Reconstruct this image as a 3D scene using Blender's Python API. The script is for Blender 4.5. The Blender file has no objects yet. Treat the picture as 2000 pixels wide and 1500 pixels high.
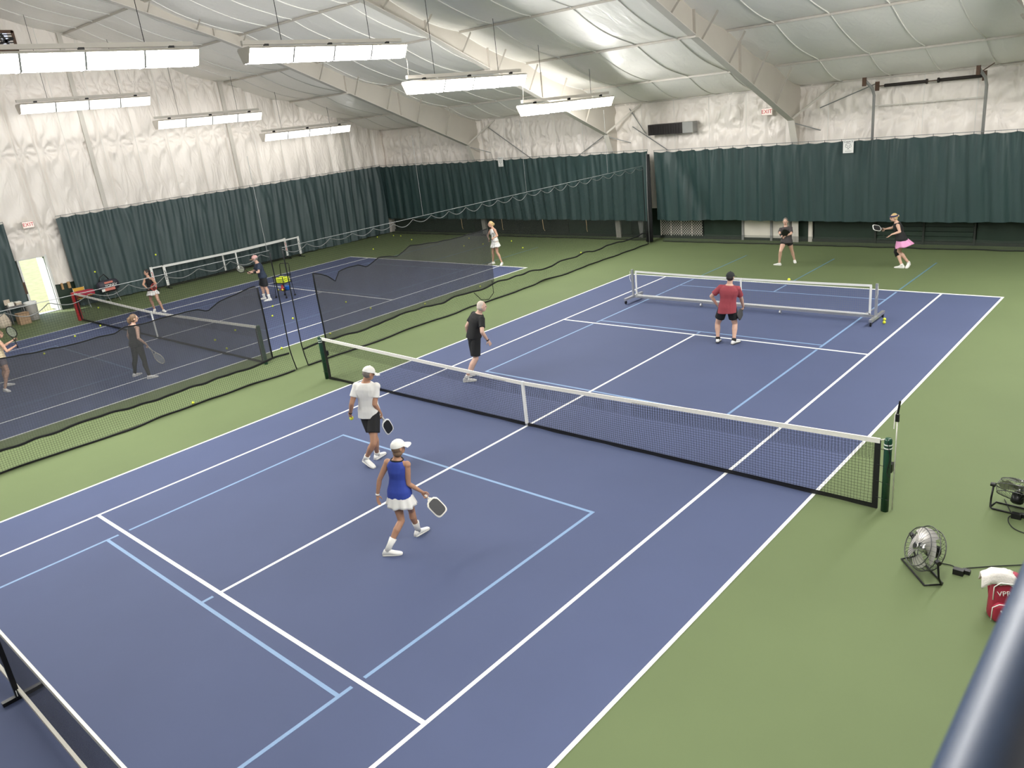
import bpy, math, random
import numpy as np
from mathutils import Vector, Matrix, noise
R_ = math.radians
scene = bpy.context.scene
random.seed(7)
# ------------------------------------------------------------------ camera
CAM_P = np.array([9.3197, -10.0492, 5.6510]); YAW, PITCH, ROLL, FPX = -0.7621, -0.3356, -0.1130, 1523.93
_f = np.array([math.cos(PITCH)*math.sin(YAW), math.cos(PITCH)*math.cos(YAW), math.sin(PITCH)])
_r0 = np.array([math.cos(YAW), -math.sin(YAW), 0.0]); _u0 = np.cross(_r0, _f)
CAM_R = math.cos(ROLL)*_r0 + math.sin(ROLL)*_u0; CAM_U = -math.sin(ROLL)*_r0 + math.cos(ROLL)*_u0; CAM_F = _f
cd = bpy.data.cameras.new('camera'); cam = bpy.data.objects.new('camera', cd); scene.collection.objects.link(cam)
cd.sensor_width = 36.0; cd.lens = FPX/2000*36; cd.clip_start = 0.05; cd.clip_end = 400
cd.dof.use_dof = True; cd.dof.focus_distance = 16.0; cd.dof.aperture_fstop = 8.0
cam.matrix_world = Matrix(((CAM_R[0], CAM_U[0], -CAM_F[0], CAM_P[0]), (CAM_R[1], CAM_U[1], -CAM_F[1], CAM_P[1]),
                           (CAM_R[2], CAM_U[2], -CAM_F[2], CAM_P[2]), (0, 0, 0, 1)))
scene.camera = cam
# ------------------------------------------------------------------ light / colour management
scene.view_settings.view_transform = 'Standard'; scene.view_settings.look = 'None'
scene.view_settings.gamma = 1.0; scene.view_settings.use_curve_mapping = False
EXPOSURE = 0.45; LAMP = 36.0; SKY = 0.32; SUN = 4.2
scene.view_settings.exposure = EXPOSURE
scene.cycles.use_denoising = True
scene.cycles.max_bounces = 10; scene.cycles.diffuse_bounces = 8; scene.cycles.glossy_bounces = 3
scene.cycles.transparent_max_bounces = 16; scene.cycles.sample_clamp_indirect = 6.0
wd = bpy.data.worlds.new('sky'); scene.world = wd; wd.use_nodes = True
_n = wd.node_tree.nodes; _bg = _n['Background']; _sk = _n.new('ShaderNodeTexSky'); _sk.sky_type = 'NISHITA'
_sk.sun_disc = False; _sk.sun_elevation = R_(55); _sk.sun_rotation = R_(250)
wd.node_tree.links.new(_sk.outputs[0], _bg.inputs[0]); _bg.inputs[1].default_value = SKY
sd = bpy.data.lights.new('sun', 'SUN'); sd.energy = SUN; sd.angle = R_(0.6); sd.color = (1, .95, .84)
so = bpy.data.objects.new('sun', sd); scene.collection.objects.link(so); so.rotation_euler = (R_(25), R_(-28), 0); so.location = (-40, 0, 30)
# ------------------------------------------------------------------ helpers
COL = scene.collection
def ray(u, v): return CAM_F + (u-1000)/FPX*CAM_R - (v-750)/FPX*CAM_U
def on_z(u, v, z=0.0):
    d = ray(u, v); return CAM_P + (z-CAM_P[2])/d[2]*d
def on_x(u, v, x):
    d = ray(u, v); return CAM_P + (x-CAM_P[0])/d[0]*d
def on_y(u, v, y):
    d = ray(u, v); return CAM_P + (y-CAM_P[1])/d[1]*d
def nrm(v):
    v = np.asarray(v, float); n = np.linalg.norm(v); return v/n if n > 1e-9 else v
class MB:
    def __init__(s): s.v = []; s.f = []
    def add(s, vs, fs):
        o = len(s.v); s.v += [tuple(map(float, p)) for p in vs]; s.f += [tuple(i+o for i in f) for f in fs]; return s
    def box(s, c, d, ax=None):
        c = np.asarray(c, float); X, Y, Z = (np.eye(3) if ax is None else [np.asarray(a, float) for a in ax])
        vs = [c + X*d[0]/2*i + Y*d[1]/2*j + Z*d[2]/2*k for k in (-1, 1) for j in (-1, 1) for i in (-1, 1)]
        return s.add(vs, [(0, 2, 3, 1), (4, 5, 7, 6), (0, 1, 5, 4), (2, 6, 7, 3), (0, 4, 6, 2), (1, 3, 7, 5)])
    def bar(s, a, b, w, h=None, up=(0, 0, 1)):
        a = np.asarray(a, float); b = np.asarray(b, float); h = h or w; d = nrm(b-a); x = np.cross(d, up)
        if np.linalg.norm(x) < 1e-3: x = np.cross(d, (0, 1, 0))
        x = nrm(x); y = np.cross(x, d)
        return s.box((a+b)/2, (w, np.linalg.norm(b-a), h), (x, d, y))
    def tube(s, pts, r, n=8, closed=False, cap=True):
        P = [np.asarray(p, float) for p in pts]; m = len(P); rs = r if hasattr(r, '__len__') else [r]*m; vs = []; fs = []
        pu = None
        for i in range(m):
            if closed: t = nrm(P[(i+1) % m]-P[i-1])
            else: t = nrm(P[min(i+1, m-1)]-P[max(i-1, 0)])
            if pu is None:
                pu = np.cross(t, (0, 0, 1)); pu = np.cross(t, (0, 1, 0)) if np.linalg.norm(pu) < 1e-2 else pu
            pu = nrm(pu - t*np.dot(pu, t)); w = np.cross(t, pu)
            for k in range(n):
                a = 2*math.pi*k/n; vs.append(P[i] + rs[i]*(math.cos(a)*pu + math.sin(a)*w))
        for i in range(m if closed else m-1):
            j = (i+1) % m
            for k in range(n): fs.append((i*n+k, i*n+(k+1) % n, j*n+(k+1) % n, j*n+k))
        if cap and not closed: fs += [tuple(range(n-1, -1, -1)), tuple((m-1)*n+k for k in range(n))]
        return s.add(vs, fs)
    def loft(s, rings, cap=True):
        n = len(rings[0]); vs = [p for r in rings for p in r]; fs = []
        for i in range(len(rings)-1):
            for k in range(n): fs.append((i*n+k, i*n+(k+1) % n, (i+1)*n+(k+1) % n, (i+1)*n+k))
        if cap: fs += [tuple(range(n-1, -1, -1)), tuple((len(rings)-1)*n+k for k in range(n))]
        return s.add(vs, fs)
    def ball(s, c, r, nu=12, nv=8, ax=None):
        c = np.asarray(c, float); r = np.asarray(r if hasattr(r, '__len__') else (r, r, r), float); A = np.eye(3) if ax is None else np.asarray(ax, float)
        vs = [c + A[2]*r[2]]; fs = []
        for i in range(1, nv):
            th = math.pi*i/nv
            for k in range(nu):
                a = 2*math.pi*k/nu; q = (r[0]*math.sin(th)*math.cos(a), r[1]*math.sin(th)*math.sin(a), r[2]*math.cos(th))
                vs.append(c + A[0]*q[0] + A[1]*q[1] + A[2]*q[2])
        vs.append(c - A[2]*r[2]); L = len(vs)-1
        for k in range(nu): fs += [(0, 1+k, 1+(k+1) % nu), (L, L-nu+(k+1) % nu, L-nu+k)]
        for i in range(nv-2):
            for k in range(nu): fs.append((1+i*nu+k, 1+(i+1)*nu+k, 1+(i+1)*nu+(k+1) % nu, 1+i*nu+(k+1) % nu))
        return s.add(vs, fs)
    def grid(s, nu, nv, fn):
        vs = [fn(i/nu, j/nv) for j in range(nv+1) for i in range(nu+1)]
        return s.add(vs, [(j*(nu+1)+i, j*(nu+1)+i+1, (j+1)*(nu+1)+i+1, (j+1)*(nu+1)+i) for j in range(nv) for i in range(nu)])
    def prism(s, pts, d):
        d = np.asarray(d, float); n = len(pts); a = [np.asarray(p, float) for p in pts]
        fs = [tuple(range(n-1, -1, -1)), tuple(range(n, 2*n))] + [(k, (k+1) % n, n+(k+1) % n, n+k) for k in range(n)]
        return s.add(a + [p+d for p in a], fs)
    def lathe(s, prof, n=20, c=(0, 0, 0), ax=None):
        A = np.eye(3) if ax is None else np.asarray(ax, float); c = np.asarray(c, float)
        rings = [[c + A[0]*r*math.cos(2*math.pi*k/n) + A[1]*r*math.sin(2*math.pi*k/n) + A[2]*z for k in range(n)] for r, z in prof]
        return s.loft(rings)
    def strand(s, pts, a, b):
        a = np.asarray(a, float); b = np.asarray(b, float); o = len(s.v)
        for p in pts:
            p = np.asarray(p, float)
            for q in (p+a, p-.5*a+.866*b, p-.5*a-.866*b): s.v.append((float(q[0]), float(q[1]), float(q[2])))
        for i in range(len(pts)-1):
            for k in range(3): s.f.append((o+i*3+k, o+i*3+(k+1) % 3, o+i*3+3+(k+1) % 3, o+i*3+3+k))
        return s
def obj(name, mb, m, parent=None, smooth=False, off=None):
    me = bpy.data.meshes.new(name)
    vs = mb.v if off is None else [(x-off[0], y-off[1], z-off[2]) for x, y, z in mb.v]
    me.from_pydata(vs, [], mb.f); me.update()
    if smooth: me.polygons.foreach_set('use_smooth', [True]*len(me.polygons))
    o = bpy.data.objects.new(name, me); COL.objects.link(o)
    me.materials.append(MAT[m] if isinstance(m, str) else m)
    if parent is not None: o.parent = parent
    return o
def tag(o, label, cat, group=None):
    o['label'] = label; o['category'] = cat
    if group: o['group'] = group
    return o
def thing(name, label, cat, loc=(0, 0, 0), rz=0.0, group=None):
    o = bpy.data.objects.new(name, None); COL.objects.link(o); o.empty_display_size = .1
    o.location = [float(c) for c in loc]; o.rotation_euler = (0, 0, rz)
    return tag(o, label, cat, group)
def struct(name, mb, m, smooth=False):
    o = obj(name, mb, m, None, smooth); o['kind'] = 'structure'; return o
def share(src, name, parent, loc=(0, 0, 0), rz=0.0):
    c = bpy.data.objects.new(name, src.data); COL.objects.link(c); c.parent = parent; c.location = loc; c.rotation_euler = (0, 0, rz); return c
def dup(root, loc, label, rz=0.0):
    def cp(o, par):
        c = o.copy(); COL.objects.link(c); c.parent = par
        for k in [q for q in bpy.data.objects if q.parent == o]: cp(k, c)
        return c
    c = cp(root, None); c.location = loc; c.rotation_euler = (0, 0, rz); c['label'] = label; return c
# ------------------------------------------------------------------ materials
MAT = {}
def M(name, col, rough=.6, metal=0.0, var=.08, scale=6.0, bump=0.0, bscale=60.0, stretch=(1, 1, 1), bdist=.01, spec=.5, distort=0.0, detail=4.0, sheen=0.0):
    m = bpy.data.materials.new(name); m.use_nodes = True; nt = m.node_tree; N = nt.nodes; L = nt.links; b = N['Principled BSDF']
    tc = N.new('ShaderNodeTexCoord'); no = N.new('ShaderNodeTexNoise'); no.inputs['Scale'].default_value = scale; no.inputs['Detail'].default_value = 5
    L.new(tc.outputs['Object'], no.inputs['Vector'])
    mx = N.new('ShaderNodeMix'); mx.data_type = 'RGBA'
    mx.inputs[6].default_value = (*[c*(1-var) for c in col], 1); mx.inputs[7].default_value = (*[min(1, c*(1+var)) for c in col], 1)
    L.new(no.outputs['Fac'], mx.inputs[0]); L.new(mx.outputs[2], b.inputs['Base Color'])
    b.inputs['Roughness'].default_value = rough; b.inputs['Metallic'].default_value = metal; b.inputs['Specular IOR Level'].default_value = spec
    if sheen: b.inputs['Sheen Weight'].default_value = sheen
    if bump:
        mp = N.new('ShaderNodeMapping'); mp.inputs['Scale'].default_value = stretch; L.new(tc.outputs['Object'], mp.inputs['Vector'])
        n2 = N.new('ShaderNodeTexNoise'); n2.inputs['Scale'].default_value = bscale; n2.inputs['Detail'].default_value = detail; n2.inputs['Distortion'].default_value = distort
        L.new(mp.outputs[0], n2.inputs['Vector'])
        bp = N.new('ShaderNodeBump'); bp.inputs['Strength'].default_value = bump; bp.inputs['Distance'].default_value = bdist
        L.new(n2.outputs['Fac'], bp.inputs['Height']); L.new(bp.outputs[0], b.inputs['Normal'])
    MAT[name] = m; return m
def M_emit(name, col, strength):
    m = bpy.data.materials.new(name); m.use_nodes = True; nt = m.node_tree; b = nt.nodes['Principled BSDF']
    b.inputs['Base Color'].default_value = (*col, 1); b.inputs['Emission Color'].default_value = (*col, 1); b.inputs['Emission Strength'].default_value = strength
    MAT[name] = m; return m
def M_mesh_fabric(name, col, opacity):
    m = bpy.data.materials.new(name); m.use_nodes = True; nt = m.node_tree; N = nt.nodes; L = nt.links; b = N['Principled BSDF']
    b.inputs['Base Color'].default_value = (*col, 1); b.inputs['Roughness'].default_value = .9
    tc = N.new('ShaderNodeTexCoord'); no = N.new('ShaderNodeTexNoise'); no.inputs['Scale'].default_value = 1.5; L.new(tc.outputs['Object'], no.inputs['Vector'])
    mr = N.new('ShaderNodeMapRange'); mr.inputs[3].default_value = opacity-.07; mr.inputs[4].default_value = opacity+.07; L.new(no.outputs['Fac'], mr.inputs[0])
    tr = N.new('ShaderNodeBsdfTransparent'); mx = N.new('ShaderNodeMixShader'); L.new(mr.outputs[0], mx.inputs[0]); L.new(tr.outputs[0], mx.inputs[1]); L.new(b.outputs[0], mx.inputs[2])
    L.new(mx.outputs[0], N['Material Output'].inputs['Surface']); MAT[name] = m; return m
M('court_green', (.118, .155, .068), .75, spec=.3, var=.10, scale=.55, bump=.15, bscale=300, bdist=.002)
M('court_blue', (.070, .088, .170), .75, spec=.3, var=.09, scale=.6, bump=.15, bscale=300, bdist=.002)
M('line_white', (.85, .85, .82), .6, var=.03)
M('line_blue', (.19, .30, .48), .6, var=.05, scale=3)
M('line_blue_faint', (.10, .15, .26), .6, var=.1, scale=4)
M('line_blue_faded', (.10, .20, .24), .6, var=.25, scale=4)
M('vinyl_wall', (.84, .785, .73), .34, var=.05, scale=.7, bump=.45, bscale=1.6, stretch=(2.0, 2.0, .7), bdist=.14, distort=1.3, detail=1.5)
M('vinyl_roof', (.88, .86, .82), .33, metal=.0, var=.06, scale=.5, bump=.35, bscale=2.2, stretch=(2.2, .7, 1), bdist=.06, distort=.8, detail=3)
M('seam_white', (.78, .77, .73), .4, var=.04)
M('steel_white', (.52, .485, .43), .42, var=.04, scale=3)
M('steel_dirty', (.58, .55, .50), .5, var=.08, scale=2)
M('deck', (.35, .35, .34), .8)
M('curtain_green', (.026, .054, .054), .42, var=.12, scale=1.2, bump=.3, bscale=5, stretch=(1, 1, .25), bdist=.03)
M('curtain_grey', (.050, .080, .083), .5, var=.12, scale=1.2, bump=.3, bscale=5, stretch=(1, 1, .25), bdist=.03)
M('panel_green', (.012, .030, .018), .55, var=.15, scale=3, bump=.2, bscale=20)
M('panel_dark', (.020, .026, .020), .7, var=.2, scale=4)
M('door_pale', (.74, .70, .62), .5, var=.06, scale=2)
M('post_grey', (.30, .30, .29), .5, var=.08)
M('lattice', (.85, .82, .74), .6)
M('rope', (.42, .30, .16), .8, var=.2)
M('wood', (.46, .27, .12), .6, var=.25, scale=8)
M('cable_grey', (.22, .23, .23), .6, metal=.0)
M('black', (.008, .008, .009), .5, var=.2)
M('black_metal', (.012, .012, .013), .35, metal=.4, var=.1)
M('black_cord', (.006, .007, .009), .8, var=.1)
M('net_black', (.006, .007, .008), .8, var=.1)
M('white_paint', (.80, .80, .78), .45, var=.03)
M('white_tape', (.78, .76, .70), .7, var=.10, scale=25)
M('post_green', (.010, .055, .030), .3, var=.1)
M('post_red', (.42, .022, .025), .4, var=.1)
M('chrome', (.55, .55, .55), .25, metal=1.0, var=.05)
M('alu', (.55, .55, .56), .35, metal=.8, var=.05)
M('ball_yellow', (.72, .80, .06), .8, var=.08, scale=60)
M('pickle_yellow', (.80, .85, .05), .5, var=.05, scale=60)
M('rail_blue', (.008, .017, .038), .45, spec=.3, metal=.0, var=.05)
M('grass', (.42, .41, .20), .9, var=.35, scale=3, bump=.5, bscale=30, bdist=.1)
M('red_sign', (.55, .03, .03), .5); M('ink', (.02, .02, .02), .6); M('ink_grey', (.25, .25, .25), .6)
M('rust', (.10, .055, .035), .7, var=.3, scale=12)
M('spring', (.020, .014, .012), .55, var=.2, scale=20)
M_emit('lamp_lens', (1.0, .985, .95), LAMP)
M_emit('lamp_lens_dim', (1.0, .985, .95), LAMP*.09)
M_emit('lamp_lens_boosted', (1.0, .985, .95), LAMP*1.7)  # same lens, extra emission added to brighten the floor by the divider
M_emit('exit_glow', (.95, .80, .74), .2)
M_mesh_fabric('screen', (.088, .088, .094), .68)
M_mesh_fabric('fine_net', (.05, .052, .06), .42)
M_mesh_fabric('skirt_net', (.03, .04, .03), .40)
# ================================================================== STRUCTURE
XL, XR, YF, YN = -25.4, 13.6, 18.35, -18.35
def roof_z(y): return 11.43 - .328*abs(y)
FRAMES = (-18.1, -10.1, -2.35, 5.4)
PURL = (16.15, 12.9, 9.7, 6.6, 3.4)
floor = struct('floor', MB().box(((XL+XR)/2, 0, -.05), (XR-XL+.3, YF-YN+.64, .1)), 'court_green')
CX2 = -15.6
def strip(parent, name, x0, x1, y0, y1, m, z=.006):
    mb = MB().box(((x0+x1)/2, (y0+y1)/2, z/2), (abs(x1-x0), abs(y1-y0), z)); return obj(name, mb, m, parent)
LW = .05
for cx in (0.0, CX2):
    sfc = obj('court_surface', MB().box((cx, 0, .001), (10.97, 23.77, .004)), 'court_blue', floor)
    if cx == 0: sfc['label'] = 'dark blue tennis court between the divider net and the fans'
    for sx in (-1, 1):
        strip(sfc, 'sideline', cx+sx*5.485, cx+sx*(5.485-LW), -11.885, 11.885, 'line_white')
        strip(sfc, 'sideline', cx+sx*4.115, cx+sx*(4.115-LW), -11.885+LW, 11.885-LW, 'line_white')
    for sy in (-1, 1):
        strip(sfc, 'baseline', cx-5.435, cx+5.435, sy*11.885, sy*(11.885-.07), 'line_white')
        strip(sfc, 'service_line', cx-4.065, cx+4.065, sy*6.40, sy*(6.40-.055), 'line_white')
    strip(sfc, 'centre_line', cx-LW/2, cx+LW/2, -6.345, 6.345, 'line_white')
    # pickleball lines in pale blue, one small court on each half
    if True:
        for sy in (-1, 1):
            def bl(n, x0, x1, y0, y1, m='line_blue'): strip(sfc, n, cx+x0, cx+x1, sy*y0, sy*y1, m if cx == 0 or m != 'line_blue' else 'line_blue_faint', .005)
            for sx in (-1, 1):
                a, b_ = sx*3.05, sx*(3.05-LW)
                bl('pickleball_sideline', a, b_, 2.04, 6.30); bl('pickleball_sideline', a, b_, 6.47, 11.72)
                bl('pickleball_sideline', a, b_, 11.96, 15.45, 'line_blue_faded')
            bl('pickleball_baseline', -3.0, 3.0, 2.04, 2.09)
            bl('pickleball_kitchen_line', -3.0, 3.0, 6.62, 6.67); bl('pickleball_kitchen_line', -3.0, 3.0, 10.84, 10.89)
            bl('pickleball_centre_line', -.025, .025, 6.47, 6.62); bl('pickleball_centre_line', -.025, .025, 10.89, 11.72)
            bl('pickleball_centre_line', -.025, .025, 11.96, 15.45, 'line_blue_faded')
# ---- outer shell
DY0, DY1, DZ = -.50, .42, 2.2
wl = MB()
wl.box((XL-.1, (YN+DY0)/2, 2.6), (.16, DY0-YN, 5.2)); wl.box((XL-.1, (YF+.32+DY1)/2, 2.6), (.16, YF+.32-DY1, 5.2)); wl.box((XL-.1, (DY0+DY1)/2, (DZ+5.2)/2), (.16, DY1-DY0, 5.2-DZ))
wl.prism([(XL-.18, YN, 5.2), (XL-.18, YF, 5.2), (XL-.18, 0, 11.55)], (.16, 0, 0))
wall_left = struct('wall_left', wl, 'panel_green')
wall_far = struct('wall_far', MB().box(((XL+XR)/2, YF+.22, 2.7), (XR-XL, .16, 5.6)), 'panel_green')
wall_near = struct('wall_near', MB().box(((XL+XR)/2, YN-.1, 2.7), (XR-XL, .16, 5.6)), 'vinyl_wall')
wr = MB().box((XR+.1, 0, 2.6), (.16, YF-YN+.64, 5.2)); wr.prism([(XR+.02, YN, 5.2), (XR+.02, YF, 5.2), (XR+.02, 0, 11.55)], (.16, 0, 0))
wall_right = struct('wall_right', wr, 'vinyl_wall')
ce = MB()
for s in (1, -1): ce.prism([(XL-.2, s*18.6, roof_z(18.6)+.22), (XL-.2, 0, roof_z(0)+.22), (XL-.2, 0, roof_z(0)+.30), (XL-.2, s*18.6, roof_z(18.6)+.30)], (XR-XL+.4, 0, 0))
ceiling = struct('ceiling', ce, 'deck')
# ---- roof liner sheets, sagging between the purlins
ys_p = [YF+.05] + list(PURL) + [0.0]
def sag(y):
    for a, b_ in zip(ys_p[:-1], ys_p[1:]):
        if b_ <= y <= a: return .17*math.sin(math.pi*(y-b_)/(a-b_))**.8 if a > b_ else 0
    return 0
def roof_pt(x, y, k=0.0):
    s = sag(abs(y)); q = noise.noise((x*.8, y*.55, 3.0))*.05*min(1, s*14)
    w = .02*noise.noise((x*4.0, y*.5, 9.0))*min(1, s*12)
    return (x, y, roof_z(y) - s*(1+.25*noise.noise((math.floor(x/1.53), y*.2, 1.0))) + q + w + k)
SEAM0, SEAMD = -25.4, 1.53
xs = [SEAM0 + i*SEAMD for i in range(27)]; xs[-1] = XR+.05
for i in range(len(xs)-1):
    a, b_ = xs[i], xs[i+1]
    obj('liner_sheet', MB().grid(9, 120, lambda u, v: roof_pt(a+(b_-a)*u, .0+v*(YF+.05))), 'vinyl_roof', ceiling, True)
    obj('liner_sheet', MB().grid(2, 24, lambda u, v: roof_pt(a+(b_-a)*u, -v*(YF+.05))), 'vinyl_roof', ceiling, True)
    if i: obj('seam_strip', MB().tube([roof_pt(a, .1+t*.28, -.012) for t in range(66)], .018, 5), 'seam_white', ceiling, True)
for y in PURL:
    for a, b_ in zip((XL,)+FRAMES, FRAMES+(XR,)):
        obj('purlin', MB().box(((a+b_)/2, y, roof_z(y)-.05), (b_-a-.02, .055, .06)), 'steel_white', ceiling)
        obj('purlin', MB().box(((a+b_)/2, -y, roof_z(y)-.05), (b_-a-.02, .055, .06)), 'steel_white', ceiling)
# ---- rigid frames
def bot_z(y): return min(4.3 + .416*(17.48-y), roof_z(y)-.42)
for fx in FRAMES:
    web = MB(); fl = MB()
    for s in (1, -1):
        yy = [17.48, 15, 12.5, 10, 7.5, 5.5, 3.5, 1.5, 0]
        for y0, y1 in zip(yy[:-1], yy[1:]):
            web.prism([(fx-.008, s*y0, bot_z(y0)), (fx-.008, s*y1, bot_z(y1)), (fx-.008, s*y1, roof_z(y1)-.06), (fx-.008, s*y0, roof_z(y0)-.06)], (.016, 0, 0))
            fl.bar((fx, s*y0, bot_z(y0)), (fx, s*y1, bot_z(y1)), .24, .025)
        web.prism([(fx-.008, s*17.48, 4.3), (fx-.008, s*17.48, roof_z(17.48)-.06), (fx-.008, s*YF, roof_z(YF)-.06), (fx-.008, s*YF, 0), (fx-.008, s*17.95, 0), (fx-.008, s*17.8, 3.5)], (.016, 0, 0))
        fl.bar((fx, s*17.48, 4.3), (fx, s*17.80, 3.5), .24, .025, up=(0, 1, 0)); fl.bar((fx, s*17.80, 3.5), (fx, s*17.97, 0), .24, .025, up=(0, 1, 0))
    fr = obj('roof_frame', web, 'steel_white', ceiling)
    obj('flange', fl, 'steel_dirty', fr)
    for s in (1, -1):
        for y in (16.15, 14.5, 12.9, 11.3, 9.7, 8.1, 6.6, 5.0, 3.4):
            obj('flange_brace', MB().bar((fx+.03, s*y, bot_z(y)+.03), (fx+.62 if fx < 5 else fx-.62, s*(y-.12), roof_z(y)-.13), .06, .012, up=(0, 1, 0)), 'steel_white', fr)
        for y in (13.6, 10.9, 8.2, 5.6): obj('stiffener', MB().box((fx+.05, s*y, (bot_z(y)+roof_z(y))/2-.03), (.09, .012, roof_z(y)-bot_z(y)-.08)), 'steel_white', fr)
        obj('knee_brace', MB().bar((fx+.04, s*17.5, 4.36), (fx+1.25, s*18.2, 5.32), .07, .07), 'steel_white', fr)
        obj('knee_brace', MB().bar((fx+.04, s*17.6, 4.2), (fx+.75, s*18.25, 3.85), .03, .03), 'cable_grey', fr)
        obj('splice_plate', MB().box((fx, s*10.9, bot_z(10.9)-.03), (.26, .16, .05)), 'steel_white', fr)
eave = obj('eave_strut', MB().box(((XL+XR)/2, 18.22, 5.36), (XR-XL, .05, .05)), 'steel_dirty', ceiling)
for x0, x1, z0, z1 in ((-17.2, -14.6, 5.0, 3.4), (-12.2, -10.3, 3.4, 4.4), (-9.2, -7.6, 4.5, 3.5), (-9.3, -8.6, 5.2, 4.2), (-1.6, .2, 4.6, 5.2)):
    obj('brace_rod', MB().tube([(x0, 18.1, z0), (x1, 18.1, z1)], .018, 6), 'cable_grey', ceiling)
# ---- wrinkled vinyl liner on the walls, sheet by sheet
def wrinkle(a, z, seed, girts, pitch=.72):
    q = .07*noise.noise((a*.6, z*.45, seed)) + .025*noise.noise((a*2.1, z*1.1, seed+4))
    for g in girts:
        d = z-g; q -= .085*math.exp(-(d/.22)**2)*(.8+.5*noise.noise((a*1.5, g, seed)))
        k0 = math.floor(a/pitch)
        for k in (k0, k0+1):
            pa = k*pitch + .16*noise.noise((k*3.1, g, seed)); pz = g + .10*noise.noise((k*2.3, g, seed+1)); dx = a-pa; dz = z-pz; r = math.hypot(dx, dz)
            if r < 1.7: q += .060*math.exp(-r/.5)*min(1, r*6)*math.sin(8*math.atan2(dz, dx)+3.0*noise.noise((k*1.7, g, seed+2))+2.5*r)
    q += .018*math.sin(a*8.0+(z*1.1)*noise.noise((a*.3, seed, 1.0))+6*noise.noise((a*.55, z*.25, seed+9)))*max(0, .25+1.2*noise.noise((a*.7, z*.5, seed+11)))
    return q
for k, a in enumerate(np.arange(XL, XR-.1, 1.5)):
    b_ = min(a+1.5, XR)
    def f(u, v, a=a, b_=b_):
        x = a+(b_-a)*u; z = 1.2+(5.40-1.2)*v; e = min(u, 1-u)
        return (x, min(YF+.02, YF-.03-.10*min(1, e*6)-wrinkle(x, z, 1.0, (5.15, 4.2))*min(1, e*9)), z)
    obj('liner_sheet', MB().grid(24, 54, f), 'vinyl_wall', wall_far, True)
    obj('seam_strip', MB().tube([(a, YF-.03, 1.2), (a, YF-.03, 5.38)], .012, 5), 'seam_white', wall_far)
edges = list(np.arange(-18.35, -.6, 1.5)) + [DY0-.18, DY1+.1, 1.3] + list(np.arange(2.4, 18.3, 1.38)) + [YF]
for a, b_ in zip(edges[:-1], edges[1:]):
    zb = 0.0 if b_ < DY0+.3 else (1.02 if b_ <= 1.4 else 0.0)
    if a == DY0-.18: zb = DZ+.02
    def f(u, v, a=a, b_=b_, zb=zb):
        y = a+(b_-a)*u; zt = roof_z(y)-.02; z = zb+(zt-zb)*v; e = min(u, 1-u)
        return (max(XL+.012, XL+.04+.10*min(1, e*6)+1.2*wrinkle(y, z, 5.0, (3.1, 6.1, 8.3))*min(1, e*9)), y, z)
    obj('liner_sheet', MB().grid(26 if a > -3 else 10, 150 if a > -3 else 30, f), 'vinyl_wall', wall_left, True)
    obj('seam_strip', MB().tube([(XL+.05, a, max(zb, 1.0)), (XL+.05, a, roof_z(a)-.05)], .012, 5), 'seam_white', wall_left)
for y in (3.2, 9.45, 15.6): obj('wall_column', MB().box((XL+.17, y, (roof_z(y)-.1)/2), (.08, .17, roof_z(y)-.1)), 'steel_dirty', wall_left)
for y0 in PURL: pass
obj('rake_trim', MB().bar((XL+.1, 18.3, roof_z(18.3)-.05), (XL+.1, 0, roof_z(0)-.05), .08, .1), 'steel_dirty', wall_left)
# ---- door standing open to the lawn outside
door = struct('door_1', MB().box((XL-.02, DY0-.04, DZ/2), (.22, .07, DZ)).box((XL-.02, DY1+.04, DZ/2), (.22, .07, DZ)).box((XL-.02, (DY0+DY1)/2, DZ+.03), (.22, DY1-DY0+.15, .07)), 'white_paint')
obj('door_leaf', MB().box((XL-.5, DY1+.02, 1.06), (.86, .045, 2.1)), 'white_paint', door)
obj('threshold', MB().box((XL-.08, (DY0+DY1)/2, .012), (.3, DY1-DY0, .02)), 'alu', door)
obj('door_strip', MB().box((XL+.16, DY0-.1, 1.15), (.04, .10, .46)), 'rust', door)
lawn = struct('lawn', MB().grid(30, 30, lambda u, v: (-25.6-60*u, -40+80*v, -.04-.10*math.sin(u*3)*0+4.5*u*u)), 'grass', True)
obj('lower_panel', MB().box((XL+.06, .86, .5), (.05, .85, 1.0)), 'panel_green', wall_left)
for y in (.72, .98): obj('wood_block', MB().box((XL+.13, y, .92), (.12, .10 if y > .9 else .07, .26)), 'wood', wall_left)
# ---- louvred gable fan
gv = obj('gable_vent', MB().box((XL+.14, 1.05, 10.36), (.10, 1.15, .10)).box((XL+.14, 1.05, 9.70), (.10, 1.15, .10)).box((XL+.14, 1.60, 10.03), (.10, .10, .7)).box((XL+.14, .5, 10.03), (.1, .1, .7)), 'rust', wall_left)
obj('opening', MB().box((XL+.11, 1.05, 10.03), (.02, 1.0, .55)), M_emit('vent_sky', (.75, .80, .95), .55), gv)
for k in range(6): obj('louvre', MB().box((XL+.16, 1.05, 9.80+k*.09), (.02, 1.0, .035)), 'black_metal', gv)
for k in range(4): obj('fan_blade', MB().bar((XL+.2, 1.3, 10.03), (XL+.2, 1.3+.3*math.cos(k*1.57+.4), 10.03+.28*math.sin(k*1.57+.4)), .09, .02, up=(1, 0, 0)), 'black_metal', gv)
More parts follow.
